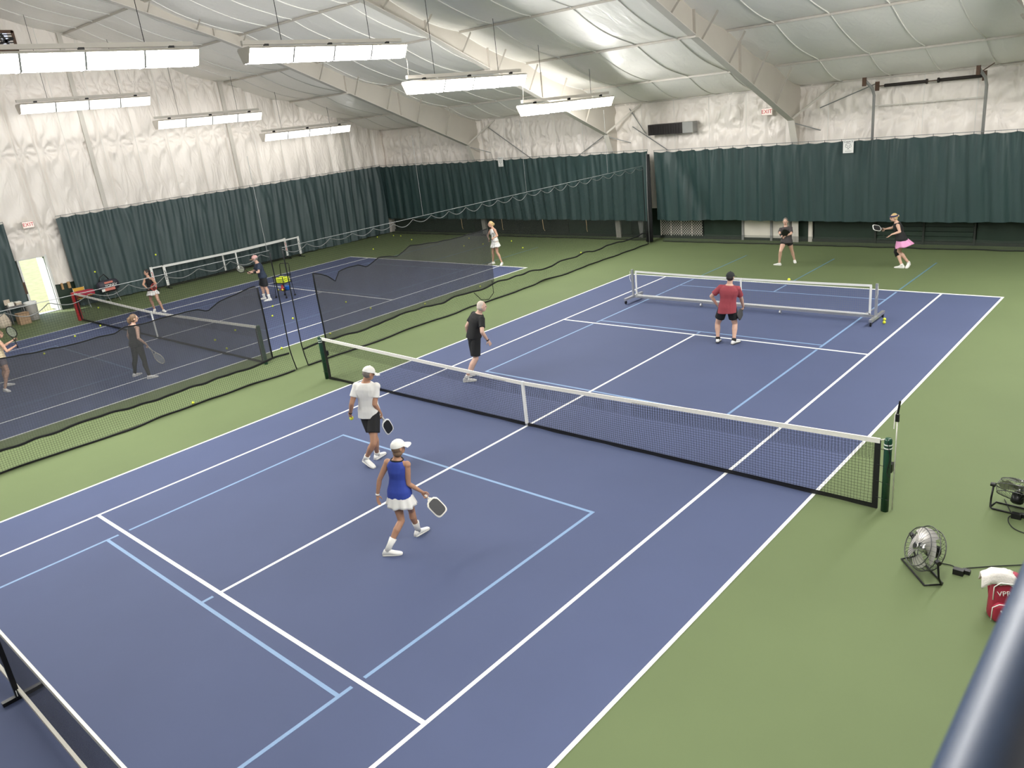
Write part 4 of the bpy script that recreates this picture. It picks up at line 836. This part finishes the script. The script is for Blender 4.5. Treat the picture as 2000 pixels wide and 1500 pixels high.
p5 = person(dict(label='woman in charcoal grey T-shirt and black shorts facing the court before the green curtain', H=1.63, sex='f', skin='skin_fair', bulk=1.02, yaw=176, pyaw=178, hyaw=184, htilt=-6,
    pelvis=(1536, 470.5), neck=(1534.5, 442), head=(1534, 433), armR=((1522.5, 455, -.05), (1527, 461.5, -.2)), armL=((1545.5, 456, -.05), (1535, 460.5, -.2)),
    footR=((1524, 517.8), (1512.5, 516.8)), footL=((1550.5, 509.5), (1554.5, 515)), kneeR=(1524.5, 491, -.1), kneeL=(1546.8, 490, -.1), gripR=(1.0, (90, 0)), gripL=(.8, (-90, 0)),
    hair=('hair_grey', 'short'), top=dict(m='cl_grey', sleeve=.8, loose=1.4, hem=-.10), bottom=dict(kind='shorts', m='cl_black', len=.30, loose=.6), wrist={'L': 'cl_black'}, sleeve_band=('R', 'cl_black'), print='cl_white'))
paddle(p5, 'R', (1533.5, 454.5), (180, 5), 'black pickleball paddle held across the chest of the woman in grey', edge='black', face='black', pref=-.12, gripm='black')
p6 = person(dict(label='woman in black sleeveless top, pink skirt and blue headband reaching out her paddle', H=1.75, sex='f', skin='skin_fair', bulk=1.06, yaw=-98, pyaw=-95, hyaw=-112, htilt=-8,
    pelvis=(1760.5, 466.5), neck=(1751, 434.5), head=(1746, 425.5), armL=((1757.5, 452.5, -.15), (1741.5, 458, -.05), (1731, 466.5)), armR=((1742.5, 445, .15), (1728.5, 447.5, .05), (1722, 447)),
    footL=((1779, 514.5), (1767.5, 525.5), (.06, 0)), footR=((1764.5, 523), (1748.5, 522.3)), kneeL=(1755.5, 492, -.08), kneeR=(1750, 491.5, .1), gripR=(1.0, (180, 0)), gripL=(.3, (-90, -40)),
    hair=('hair_blond', 'bun'), headband='band_navy', top=dict(m='cl_black', name='sleeveless_top', sleeve=0, loose=1.5, hem=-.06, shoulder=.84), bottom=dict(kind='skirt', m='cl_pink', len=.115, flare=1.25, pleats=7, back=.05), brace=('R', 'cl_black'), sock=('cl_white', .10)))
paddle(p6, 'R', (1713, 445.3), (160, 40), 'black pickleball paddle with white edge stretched out by the woman in pink skirt', pref=.0, gripm='black')
p7 = person(dict(label='blonde woman in white tennis dress waiting on the baseline behind the wind screen', H=1.72, sex='f', skin='skin_mid', bulk=.92, yaw=-120, pyaw=-115, hyaw=-112, htilt=-4,
    pelvis=(966, 467.5), neck=(962, 445.5), head=(957.5, 437.3), armL=((971.3, 460.5, -.1), (963.5, 464.8, -.1)), armR=((952.3, 459.5, .05), (955, 467.5, -.05)),
    footR=((965.5, 514.5), (954.5, 516.2)), footL=((982, 515), (977.5, 518.5)), kneeR=(962.5, 493.5, -.05), kneeL=(971, 493.5, -.05), gripR=(1.0, (-90, 0)), gripL=(.9, (90, 0)),
    hair=('hair_blond', 'long'), top=dict(m='cl_white', name='dress_top', sleeve=0, loose=.8, hem=-.02, shoulder=.75, collar=.95), bottom=dict(kind='skirt', m='cl_white', len=.13, flare=1.05, pleats=13)))
racket(p7, 'R', (962, 462), (100, 0), 'black tennis racket held upright by the blonde woman in white', pref=-.3, gripm='black')
p8 = person(dict(label='man in navy T-shirt, dark shorts and pink cap beside the ball cart', H=1.78, sex='m', skin='skin_fair', bulk=1.05, yaw=-100, pyaw=-100, hyaw=-98, htilt=-8,
    pelvis=(513, 540), neck=(502, 513.5), head=(497.5, 505), armL=((505, 531.5, -.1), (492, 532, -.08), (484.5, 534)), armR=((497, 528.5, .1), (489, 531, .02)),
    footL=((531, 585.6), (515.5, 588.3)), footR=((519, 584), (508.5, 584.4)), kneeL=(519, 561, -.02), kneeR=(511.5, 560, .02), gripL=(1.0, (100, 0)), gripR=(.8, (-90, 0)),
    hair=('hair_grey', 'thin'), hat=('cap_pink', 'brim', 'hair_brown'), top=dict(m='cl_navy', sleeve=.72, loose=1.3, hem=-.08), bottom=dict(kind='shorts', m='cl_charcoal', len=.84), sock=('cl_white', .34), sleeve_band=('L', 'cl_black')))
racket(p8, 'L', (469.5, 525), (170, 15), 'tennis racket with pale strings held forward by the man in navy', pref=-.05, gripm='black')
p9 = person(dict(label='dark haired woman in black tank top and white pleated skirt near the red net post', H=1.68, sex='f', skin='skin_mid', bulk=.95, yaw=-140, pyaw=-150, hyaw=-112, htilt=-6,
    pelvis=(296.5, 565), neck=(289, 541), head=(286.3, 532), armR=((279.8, 555.5, -.05), (286.5, 562.5, -.15)), armL=((305, 554.5, -.05), (298.5, 560, -.2)),
    footR=((303.5, 605.5), (300.5, 609.3)), footL=((317.8, 607.6), (324.5, 609.5)), kneeR=(294.5, 586.5, -.05), kneeL=(309, 586.5, -.05), gripR=(1.0, (90, 0)), gripL=(.9, (-90, 0)),
    hair=('hair_dark', 'bun'), top=dict(m='cl_black', name='tank_top', sleeve=0, loose=.6, hem=-.04, shoulder=.72), bottom=dict(kind='skirt', m='cl_white', len=.095, flare=1.15, pleats=12)))
racket(p9, 'R', (300.5, 560.5), (-160, 15), 'red tennis racket held across the waist of the dark haired woman', frame='racket_red', strings='racket_red', pref=-.1, gripm='black')
p10 = person(dict(label='woman in black leggings and black sleeveless top seen through the dark screen', H=1.72, sex='f', skin='skin_fair', bulk=1.14, yaw=62, pyaw=60, hyaw=82, htilt=-6,
    pelvis=(266.5, 674), neck=(260, 634), head=(261.5, 621.5), armR=((270.3, 660.5, -.12), (286, 672.5, .05), (291, 680)), armL=((250, 656, .1), (256, 667, .15)),
    footL=((261.5, 735.3), (276, 729.3)), footR=((288, 739.4), (309, 735)), kneeL=(264, 702.5, .05), kneeR=(282, 704, .05), gripR=(1.0, (-120, 0)),
    hair=('hair_brown', 'pony'), top=dict(m='cl_black', name='sleeveless_top', sleeve=0, loose=1.0, hem=-.12, shoulder=.85), bottom=dict(kind='leggings', m='cl_black'), shoe='shoe_white', sole='sole_white'))
racket(p10, 'R', (314.5, 703.5), (-120, 20), 'white tennis racket hanging from the hand of the woman in black leggings', frame='steel_white', pref=.05)
p11 = person(dict(label='woman in floral top and purple grey shorts with raised racket behind the screen', H=1.68, sex='f', skin='skin_mid', bulk=1.0, yaw=60, pyaw=60, hyaw=70, htilt=-6,
    pelvis=(-2, 697), neck=(-6, 664), head=(-1.5, 652), armR=((13.5, 686, -.1), (28.5, 676.5, .05)), armL=((9, 675, .1), (25, 664.5, .1)),
    footR=((3, 762.8), (25, 765.5)), footL=((12, 753.5), (25, 751)), kneeR=(15, 725.5, .05), kneeL=(8, 722, .1), gripR=(1.0, (-90, 0)), gripL=(.9, (90, 0)),
    hair=('hair_brown', 'pony'), top=dict(m='cl_floral', name='floral_top', sleeve=0, loose=1.0, hem=-.02, shoulder=.8), bottom=dict(kind='shorts', m='cl_purple_grey', len=.5, loose=.3)))
racket(p11, 'R', (22.5, 648.3), (-150, 20), 'black tennis racket with pale strings raised by the woman in floral top', pref=.05, gripm='black')
pb = thing('pickleball', 'yellow pickleball in the hand of the man in white', 'ball', p1.wr['L']+p1.hd['L']*.085+cdir(p1.A, 40)*.02-np.array([0, 0, .03]))
obj('shell', MB().ball((0, 0, 0), .037, 16, 12), 'pickle_yellow', pb, True)
for a in range(8): obj('hole', MB().ball((.0355*math.cos(a*.785), .0355*math.sin(a*.785), 0), .004, 6, 4), 'ink', pb)
# ================================================================== PROPS
M('bag_red', (.33, .018, .045), .6, var=.1); M('bag_dark', (.028, .026, .040), .5, var=.2, scale=15); M('bag_coral', (.62, .20, .16), .6); M('towel', (.72, .68, .64), .95, var=.06, scale=20, bump=.6, bscale=60, bdist=.01)
M('chair_yellow', (.62, .36, .04), .5); M('card', (.36, .24, .15), .8, var=.25, scale=12); M('paper', (.55, .47, .38), .8, var=.5, scale=35); M('bin_grey', (.30, .29, .27), .6, var=.12); M('bin_lid', (.14, .14, .14), .6); M('plastic_red', (.55, .05, .06), .4); M('plastic_blue', (.03, .16, .60), .4)
M('fan_chrome', (.50, .50, .49), .22, metal=1.0, var=.05); M('fan_blade', (.52, .50, .47), .35, metal=.6, var=.05); M('fan_guard', (.10, .10, .10), .35, metal=.7)
# ---- balls
proto = None; seen = {}
def ball(p, label, group=None, m='ball_yellow', r=.033):
    global proto
    t = MB().ball((0, 0, 0), r, 12, 8)
    key = (m, r)
    if key not in seen:
        o = obj('tennis_ball' if m == 'ball_yellow' else 'pickleball', t, m, None, True); seen[key] = o
    else:
        o = seen[key].copy(); COL.objects.link(o)
    o.location = [float(c) for c in p]; tag(o, label, 'ball', group); return o
g1 = 'tennis balls lying on the red post court'
gr = {'back': 'tennis ball lying on the green behind the baseline of the blonde woman', 'mid': 'tennis ball lying on the blue court floor by the divider gap', 'left': 'tennis ball lying near the net with the red post', 'scr': 'tennis ball seen on the court through the dark wind screen'}
for (u, v, k) in ((737, 463, 'back'), (768.6, 460, 'back'), (782.7, 460.8, 'back'), (804, 468, 'back'), (729, 486.4, 'back'), (999, 470.7, 'back'), (1021, 483.8, 'back'), (1134.7, 493.4, 'back'),
                  (916, 465.3, 'back'), (906, 480.3, 'back'), (943.4, 476.5, 'back'), (675.8, 589.8, 'scr'), (724, 602, 'scr'), (420, 664, 'scr'), (443, 680.6, 'scr'), (459.5, 644.8, 'scr'), (86.4, 690.6, 'scr'), (645, 651.5, 'scr'), (830, 593.5, 'scr'),
                  (550, 680, 'mid'), (572, 621.8, 'mid'), (532, 617, 'mid'), (532.5, 597.8, 'mid'), (192, 601, 'left'), (196, 636, 'left'), (146.6, 656.6, 'left'), (561.6, 500.8, 'back')):
    ball(on_z(u, v, .033), gr[k], g1 + ', ' + k)
ball(on_z(377, 786.6, .033), 'tennis ball lying just behind the lower net of the divider', 'single balls')
ball(on_z(938, 559.5, .033), 'tennis ball resting against the divider net beside the hanging strap', 'single balls')
ball(on_z(638.5, 692.5, .033), 'tennis ball on the green behind the dark green net post', 'single balls')
ball(on_x(304, 497.5, -21.5), 'tennis ball flying above the head of the dark haired woman', 'single balls')
ball(on_x(185.5, 531, -22.3), 'tennis ball flying above the racket bag', 'single balls')
ball(on_y(1541, 546, 9.1), 'yellow pickleball in flight just above the rolling net', 'pickleballs on the main court', 'pickle_yellow', .037)
q = on_z(1727, 629.5, .037); ball((q[0], q[1], .037), 'yellow pickleball by the wheeled foot of the rolling net', 'pickleballs at the net foot', 'pickle_yellow', .037)
q = on_z(1727, 624, .037); ball((q[0], q[1]+.02, .037), 'yellow pickleball by the wheeled foot of the rolling net', 'pickleballs at the net foot', 'pickle_yellow', .037)
# ---- ball cart
CB = np.array([-16.45, 5.32, 0])
ct = thing('ball_cart', 'black wire ball cart full of tennis balls beside the man in navy', 'ball cart', CB, R_(12))
for x in (-.24, .24):
    for y in (-.20, .20):
        lg_ = obj('leg', MB().tube([(x*1.1, y*1.1, .07), (x, y, .55), (x, y, .80)], .011, 6), 'black_metal', ct, True); obj('wheel', MB().tube([(x*1.1-.012, y*1.1, .04), (x*1.1+.012, y*1.1, .04)], .038, 12), 'black', lg_)
for z in (.55, .80): obj('basket_rim', MB().tube([(-.26, -.22, z), (.26, -.22, z), (.26, .22, z), (-.26, .22, z)], .010, 6, closed=True), 'black_metal', ct)
for k in range(8):
    a = -.24+k*.48/7; bw = obj('basket_wire', MB().tube([(a, -.22, .80), (a, -.22, .55), (a, .22, .55), (a, .22, .80)], .0035, 4), 'black_metal', ct)
for k in range(6): a = -.2+k*.08; obj('basket_wire', MB().tube([(-.26, a, .80), (-.26, a, .55), (.26, a, .55), (.26, a, .80)], .0035, 4), 'black_metal', ct)
obj('shelf', MB().grid(1, 1, lambda u, v: (-.24+.48*u, -.2+.4*v, .27)), 'black_metal', ct)
obj('handle', MB().tube([(-.24, .20, .8), (-.24, .24, 1.16), (-.2, .25, 1.22), (.2, .25, 1.22), (.24, .24, 1.16), (.24, .20, .8)], .013, 8), 'black_metal', ct, True)
cs, sn = math.cos(R_(12)), math.sin(R_(12))
def cartp(x, y, z): return (CB[0]+x*cs-y*sn, CB[1]+x*sn+y*cs, z)
k = 0
for lz in range(3):
    for i in range(6):
        for j in range(5):
            if lz < 2 and 0 < i < 5 and 0 < j < 4: continue
            x = -.19+i*.076+random.uniform(-.006, .006); y = -.155+j*.077+random.uniform(-.006, .006); k += 1
            ball(cartp(x, y, .592+lz*.066+random.uniform(-.004, .004)), 'tennis ball piled in the wire basket of the ball cart', 'tennis balls in the cart basket')
ball(cartp(-.2, -.12, .305), 'tennis ball on the lower shelf of the ball cart at the corner', 'single balls'); ball(cartp(.06, -.14, .305), 'tennis ball on the lower shelf of the ball cart between the cones and tub', 'single balls')
cn = thing('training_cone', 'red plastic training cone stack on the lower shelf of the ball cart', 'cone', cartp(-.08, .0, .275)); obj('cone', MB().lathe([(.075, 0), (.07, .015), (.045, .1), (.03, .18), (.0, .19)], 16), 'plastic_red', cn, True); obj('base_rim', MB().lathe([(.085, 0), (.085, .012), (.07, .014)], 16), 'plastic_red', cn)
tb = thing('plastic_tub', 'blue plastic tub on the lower shelf of the ball cart', 'tub', cartp(.15, .02, .275)); obj('wall', MB().lathe([(.08, 0), (.09, .14), (.097, .145), (.084, .14), (.074, .01)], 18), 'plastic_blue', tb, True); obj('rim', MB().lathe([(.092, .138), (.1, .142), (.092, .15)], 18), 'plastic_blue', tb)
# ---- folding chairs with bags
def chair(loc, rz, seat_m, label):
    t = thing('folding_chair', label, 'chair', loc, rz)
    obj('seat', MB().box((0, 0, .44), (.42, .40, .03)), seat_m, t); obj('backrest', MB().box((0, .21, .72), (.42, .03, .22)), seat_m, t)
    for x in (-.2, .2):
        obj('leg', MB().tube([(x, -.24, .012), (x, .05, .44), (x, .23, .84)], .012, 6), 'alu', t); obj('leg', MB().tube([(x, .26, .012), (x, -.14, .43)], .012, 6), 'alu', t)
    return t
chair((-24.45, 2.20, 0), R_(95), 'black', 'black folding chair with the big racket bag on it against the curtain')
chair((-24.35, 1.02, 0), R_(80), 'chair_yellow', 'yellow folding chair behind the red net post')
def soft_bag(name, label, loc, rz, size, m):
    t = thing(name, label, 'bag', loc, rz); sx, sy, sz = size
    rings = [ring(np.array([sx*(q-.5), 0, sz*.5]), np.array([0, 1., 0]), np.array([0, 0, 1.]), sy/2*f, sz/2*f, 16, 3) for q, f in ((0, .55), (.06, .85), (.25, 1.0), (.75, 1.0), (.94, .85), (1, .55))]
    obj('body', MB().loft(rings), m, t, True); return t
yb = soft_bag('racket_bag', 'large black racket bag with white lettering and coral panels on the folding chair', (-24.36, 2.12, .46), R_(94), (.84, .34, .46), 'bag_dark')
obj('pocket', MB().box((-.03, -.176, .10), (.42, .03, .11)), 'bag_coral', yb); obj('pocket', MB().box((-.02, -.165, .37), (.34, .03, .07)), 'bag_coral', yb); obj('side_panel', MB().box((-.28, -.170, .09), (.16, .03, .10)), 'white_paint', yb)
text('YONEX', .15, 'white_paint', yb, (.05, -.182, .235), (R_(90), 0, 0)); obj('strap', MB().tube([(-.3, .05, .40), (-.25, .0, .60), (-.05, .0, .70), (.1, .02, .46)], .02, 6), 'black', yb, True)
rb = soft_bag('racket_bag', 'dark red racket bag lying on the yellow chair behind the red net post', (-24.30, 1.12, .46), R_(78), (.78, .30, .27), 'bag_red')
obj('pocket', MB().box((-.34, -.05, .1), (.1, .2, .16)), 'cl_pink' if 'cl_pink' in MAT else 'bag_coral', rb); obj('piping', MB().tube([(-.36, -.13, .06), (0, -.155, .05), (.36, -.13, .06)], .008, 5), 'chair_yellow', rb)
# ---- boxes and bin by the door
bn = thing('waste_bin', 'pale grey round waste bin lined with a white bag beside the door', 'bin', (-24.55, -.78, 0))
obj('barrel', MB().lathe([(.17, .0), (.18, .02), (.215, .68), (.20, .69), (.17, .05)], 20), 'bin_grey', bn, True); obj('bag_liner', MB().lathe([(.222, .60), (.228, .70), (.20, .71), (.19, .62)], 20), 'white_paint', bn, True)
bx_ = thing('cardboard_box', 'brown cardboard box under the table top by the waste bin', 'box', (-24.20, -1.25, 0)); obj('carton', MB().box((0, 0, .21), (.40, .38, .42)), 'card', bx_); obj('flap', MB().box((.2, 0, .44), (.12, .36, .012)), 'card', bx_)
tb_ = thing('side_table', 'small dark grey table with boxes on it behind the cardboard box', 'table', (-24.62, -1.30, 0)); obj('table_top', MB().box((0, 0, .66), (.34, .56, .06)), 'bin_lid', tb_)
for x in (-.14, .14):
    for y in (-.24, .24): obj('leg', MB().box((x, y, .315), (.035, .035, .63)), 'bin_lid', tb_)
b2 = thing('small_carton', 'small pale carton with a raised flap on the dark grey table', 'box', (-24.62, -1.42, .69)); obj('carton', MB().box((0, 0, .07), (.2, .2, .14)), 'lattice', b2); obj('flap', MB().box((.05, -.1, .17), (.02, .2, .2)), 'paper', b2)
b3 = thing('shoe_box', 'low pale pinkish box lying on the dark grey table', 'box', (-24.62, -1.16, .69)); obj('base', MB().box((0, 0, .045), (.26, .18, .09)), 'paper', b3); obj('lid', MB().box((0, 0, .1), (.27, .19, .03)), 'lattice', b3)
pb_ = thing('paper_sack', 'printed paper sack sagging beside the cardboard box', 'bag', (-24.45, -1.86, 0))
obj('sack', MB().loft([ring(np.array([dx, 0, z]), np.array([1., 0, 0]), np.array([0, 1., 0]), a, b_, 14, 3) for z, a, b_, dx in ((0, .20, .22, 0), (.15, .20, .23, 0), (.32, .17, .19, .01), (.46, .12, .13, .02), (.50, .10, .10, .02))]), 'paper', pb_, True); obj('stick', MB().tube([(.02, -.06, .3), (.04, -.13, .62)], .014, 6), 'lattice', pb_)
# ---- floor fans
def fan(loc, yaw, tilt, label, back=False):
    t = thing('floor_fan', label, 'fan', loc, yaw); c = np.array([0, 0, .32]); r = .27
    ct_, st_ = math.cos(tilt), math.sin(tilt); F = np.array([0, -ct_, st_]); X = np.array([1., 0, 0]); U = np.cross(X, F)*-1; U = U if U[2] > 0 else -U
    def q(rad, a, z): return c + X*rad*math.cos(a) + U*rad*math.sin(a) + F*z
    for z, k in ((.09, .86), (.0, 1.0), (-.09, .9)): obj('guard_ring', MB().tube([q(r*k, a, z) for a in np.linspace(0, 2*math.pi, 33)[:-1]], .006, 6, closed=True), 'fan_guard', t, True)
    for i in range(28):
        a = 2*math.pi*i/28; obj('guard_wire', MB().tube([q(.05, a, .115), q(r*.6, a+.08, .12), q(r*.86, a+.12, .09), q(r, a+.12, 0), q(r*.9, a+.12, -.09), q(r*.4, a+.1, -.13)], .0022, 4), 'fan_guard', t)
    for i in range(4):
        a0 = i*math.pi/2+.3; obj('blade', MB().grid(6, 5, lambda u, v: q(.05+.195*u, a0+(v-.5)*1.5*(.8+.3*u), .02+.06*(v-.5))), 'fan_blade', t, True)
    hub = obj('hub', MB().tube([q(0, 0, -.05), q(0, 0, .06)], .055, 18), 'fan_chrome', t, True); obj('badge', MB().tube([q(0, 0, .112), q(0, 0, .124)], .045, 18), 'fan_chrome', t, True); obj('badge_centre', MB().tube([q(0, 0, .123), q(0, 0, .128)], .030, 18), 'black', t)
    obj('motor', MB().tube([q(0, 0, -.05), q(0, 0, -.16), q(0, 0, -.18)], [.075, .075, .05], 16), 'black_metal', t, True)
    obj('stand', MB().tube([(-.30, 0, .32), (-.31, .02, .12), (-.30, .06, .02), (-.27, .09, .014), (.27, .09, .014), (.30, .06, .02), (.31, .02, .12), (.30, 0, .32)], .012, 8), 'black_metal', t, True)
    obj('stand_foot', MB().tube([(-.30, .05, .02), (-.28, -.12, .014), (.28, -.12, .014), (.30, .05, .02)], .011, 8), 'black_metal', t, True)
    for s in (-1, 1): obj('tilt_knob', MB().tube([(s*.28, 0, .32), (s*.335, 0, .32)], .028, 12), 'black', t)
    return t
def face_yaw(p, deg): d = cdir(np.array([p[0], p[1], 0]), deg); return math.atan2(d[0], -d[1])
q = on_z(1806, 1071, .32); fan((q[0], q[1], 0), face_yaw(q, -118), R_(24), 'chrome floor fan facing the court on a black stand beside the red bag')
q = on_z(1992, 958, .32); fan((q[0], q[1], 0), face_yaw(q, 12), R_(52), 'black floor fan turned away and tilted up beside the net post')
def cord(pts, label, plug):
    p0 = on_z(*pts[0], .02); t = thing('power_cord', label, 'cord', (p0[0], p0[1], 0)); P_ = [on_z(u, v, .012) for u, v in pts]
    xs_ = []
    for i in range(len(P_)-1):
        for k in np.linspace(0, 1, 8, endpoint=False):
            a = P_[max(i-1, 0)]; b_ = P_[i]; c = P_[i+1]; d = P_[min(i+2, len(P_)-1)]
            xs_.append(.5*((2*b_)+(c-a)*k+(2*a-5*b_+4*c-d)*k*k+(3*b_-a-3*c+d)*k**3))
    obj('cable', MB().tube([p-np.array([p0[0], p0[1], 0]) for p in xs_+[P_[-1]]], .006, 6), 'black_cord', t, True)
    b_ = on_z(*plug, .03)-np.array([p0[0], p0[1], 0]); obj('plug', MB().box((b_[0], b_[1], .035), (.11, .07, .07)), 'black', t); obj('socket', MB().box((b_[0]+.07, b_[1]+.06, .025), (.08, .06, .05)), 'black', t)
cord([(1836, 1100), (1858, 1104), (1873, 1112), (1885, 1110), (1925, 1107), (1960, 1105), (1998, 1103), (2030, 1100)], 'black power cord running from the chrome fan to the side wall', (1872, 1117))
cord([(1962, 975), (1974, 1000), (1978, 1005), (1970, 1010), (1970, 1020), (1980, 1032), (2000, 1041), (2030, 1050)], 'black power cord curling away from the black floor fan', (1985, 1008))
# ---- red backpack with towel
BQ = on_z(1962, 1204, 0); BY = face_yaw(BQ, 168)
bp = thing('backpack', 'dark red paddle backpack with white piping standing by the chrome fan', 'bag', (BQ[0], BQ[1], 0), BY)
obj('body', MB().loft([ring(np.array([0, dy, z]), np.array([1., 0, 0]), np.array([0, 1., 0]), a, b_, 18, 3.5) for z, a, b_, dy in ((0, .15, .09, 0), (.03, .17, .11, 0), (.25, .165, .11, 0), (.40, .15, .10, .01), (.50, .12, .075, .015), (.53, .08, .04, .02))]), 'bag_red', bp, True)
obj('front_pocket', MB().loft([ring(np.array([0, -.115, z]), np.array([1., 0, 0]), np.array([0, 1., 0]), a, .04, 18, 4) for z, a in ((.02, .12), (.04, .14), (.18, .145), (.235, .10))]), 'bag_red', bp, True)
for z0, zz in ((.235, .02), (.47, .26)):
    obj('piping', MB().tube([(-.145, -.125 if z0 < .3 else -.105, zz), (-.145, -.135 if z0 < .3 else -.105, z0-.05), (-.09, -.145 if z0 < .3 else -.10, z0), (.09, -.145 if z0 < .3 else -.10, z0), (.145, -.135 if z0 < .3 else -.105, z0-.05), (.145, -.125 if z0 < .3 else -.105, zz)], .006, 5), 'line_white', bp, True)
text('VPRO', .075, 'line_white', bp, (-.02, -.118, .36), (R_(84), R_(-10), 0)); obj('zip_mark', MB().box((.095, -.112, .41), (.01, .006, .06)), 'line_white', bp)
obj('emblem', MB().tube([(-.07, -.158, .17), (-.03, -.16, .10), (.02, -.16, .09), (.07, -.158, .13)], .009, 5), 'line_white', bp)
obj('strap', MB().tube([(-.12, .11, .05), (-.14, .16, .25), (-.08, .12, .48)], .018, 6), 'bag_red', bp, True)
tw = thing('towel', 'white towel draped over the top of the red backpack', 'towel', (BQ[0], BQ[1], .535), BY)
obj('cloth', MB().grid(22, 14, lambda u, v: ((u-.5)*.42-.05, (v-.5)*.20+.0, .025-.42*max(0, abs(u-.42)-.20)*.8-.5*max(0, abs(v-.5)-.28)+.018*noise.noise((u*6, v*5, 2.0))+.012*noise.noise((u*14, v*11, 5.0)))), 'towel', tw, True).modifiers.new('thick', 'SOLIDIFY').thickness = .012
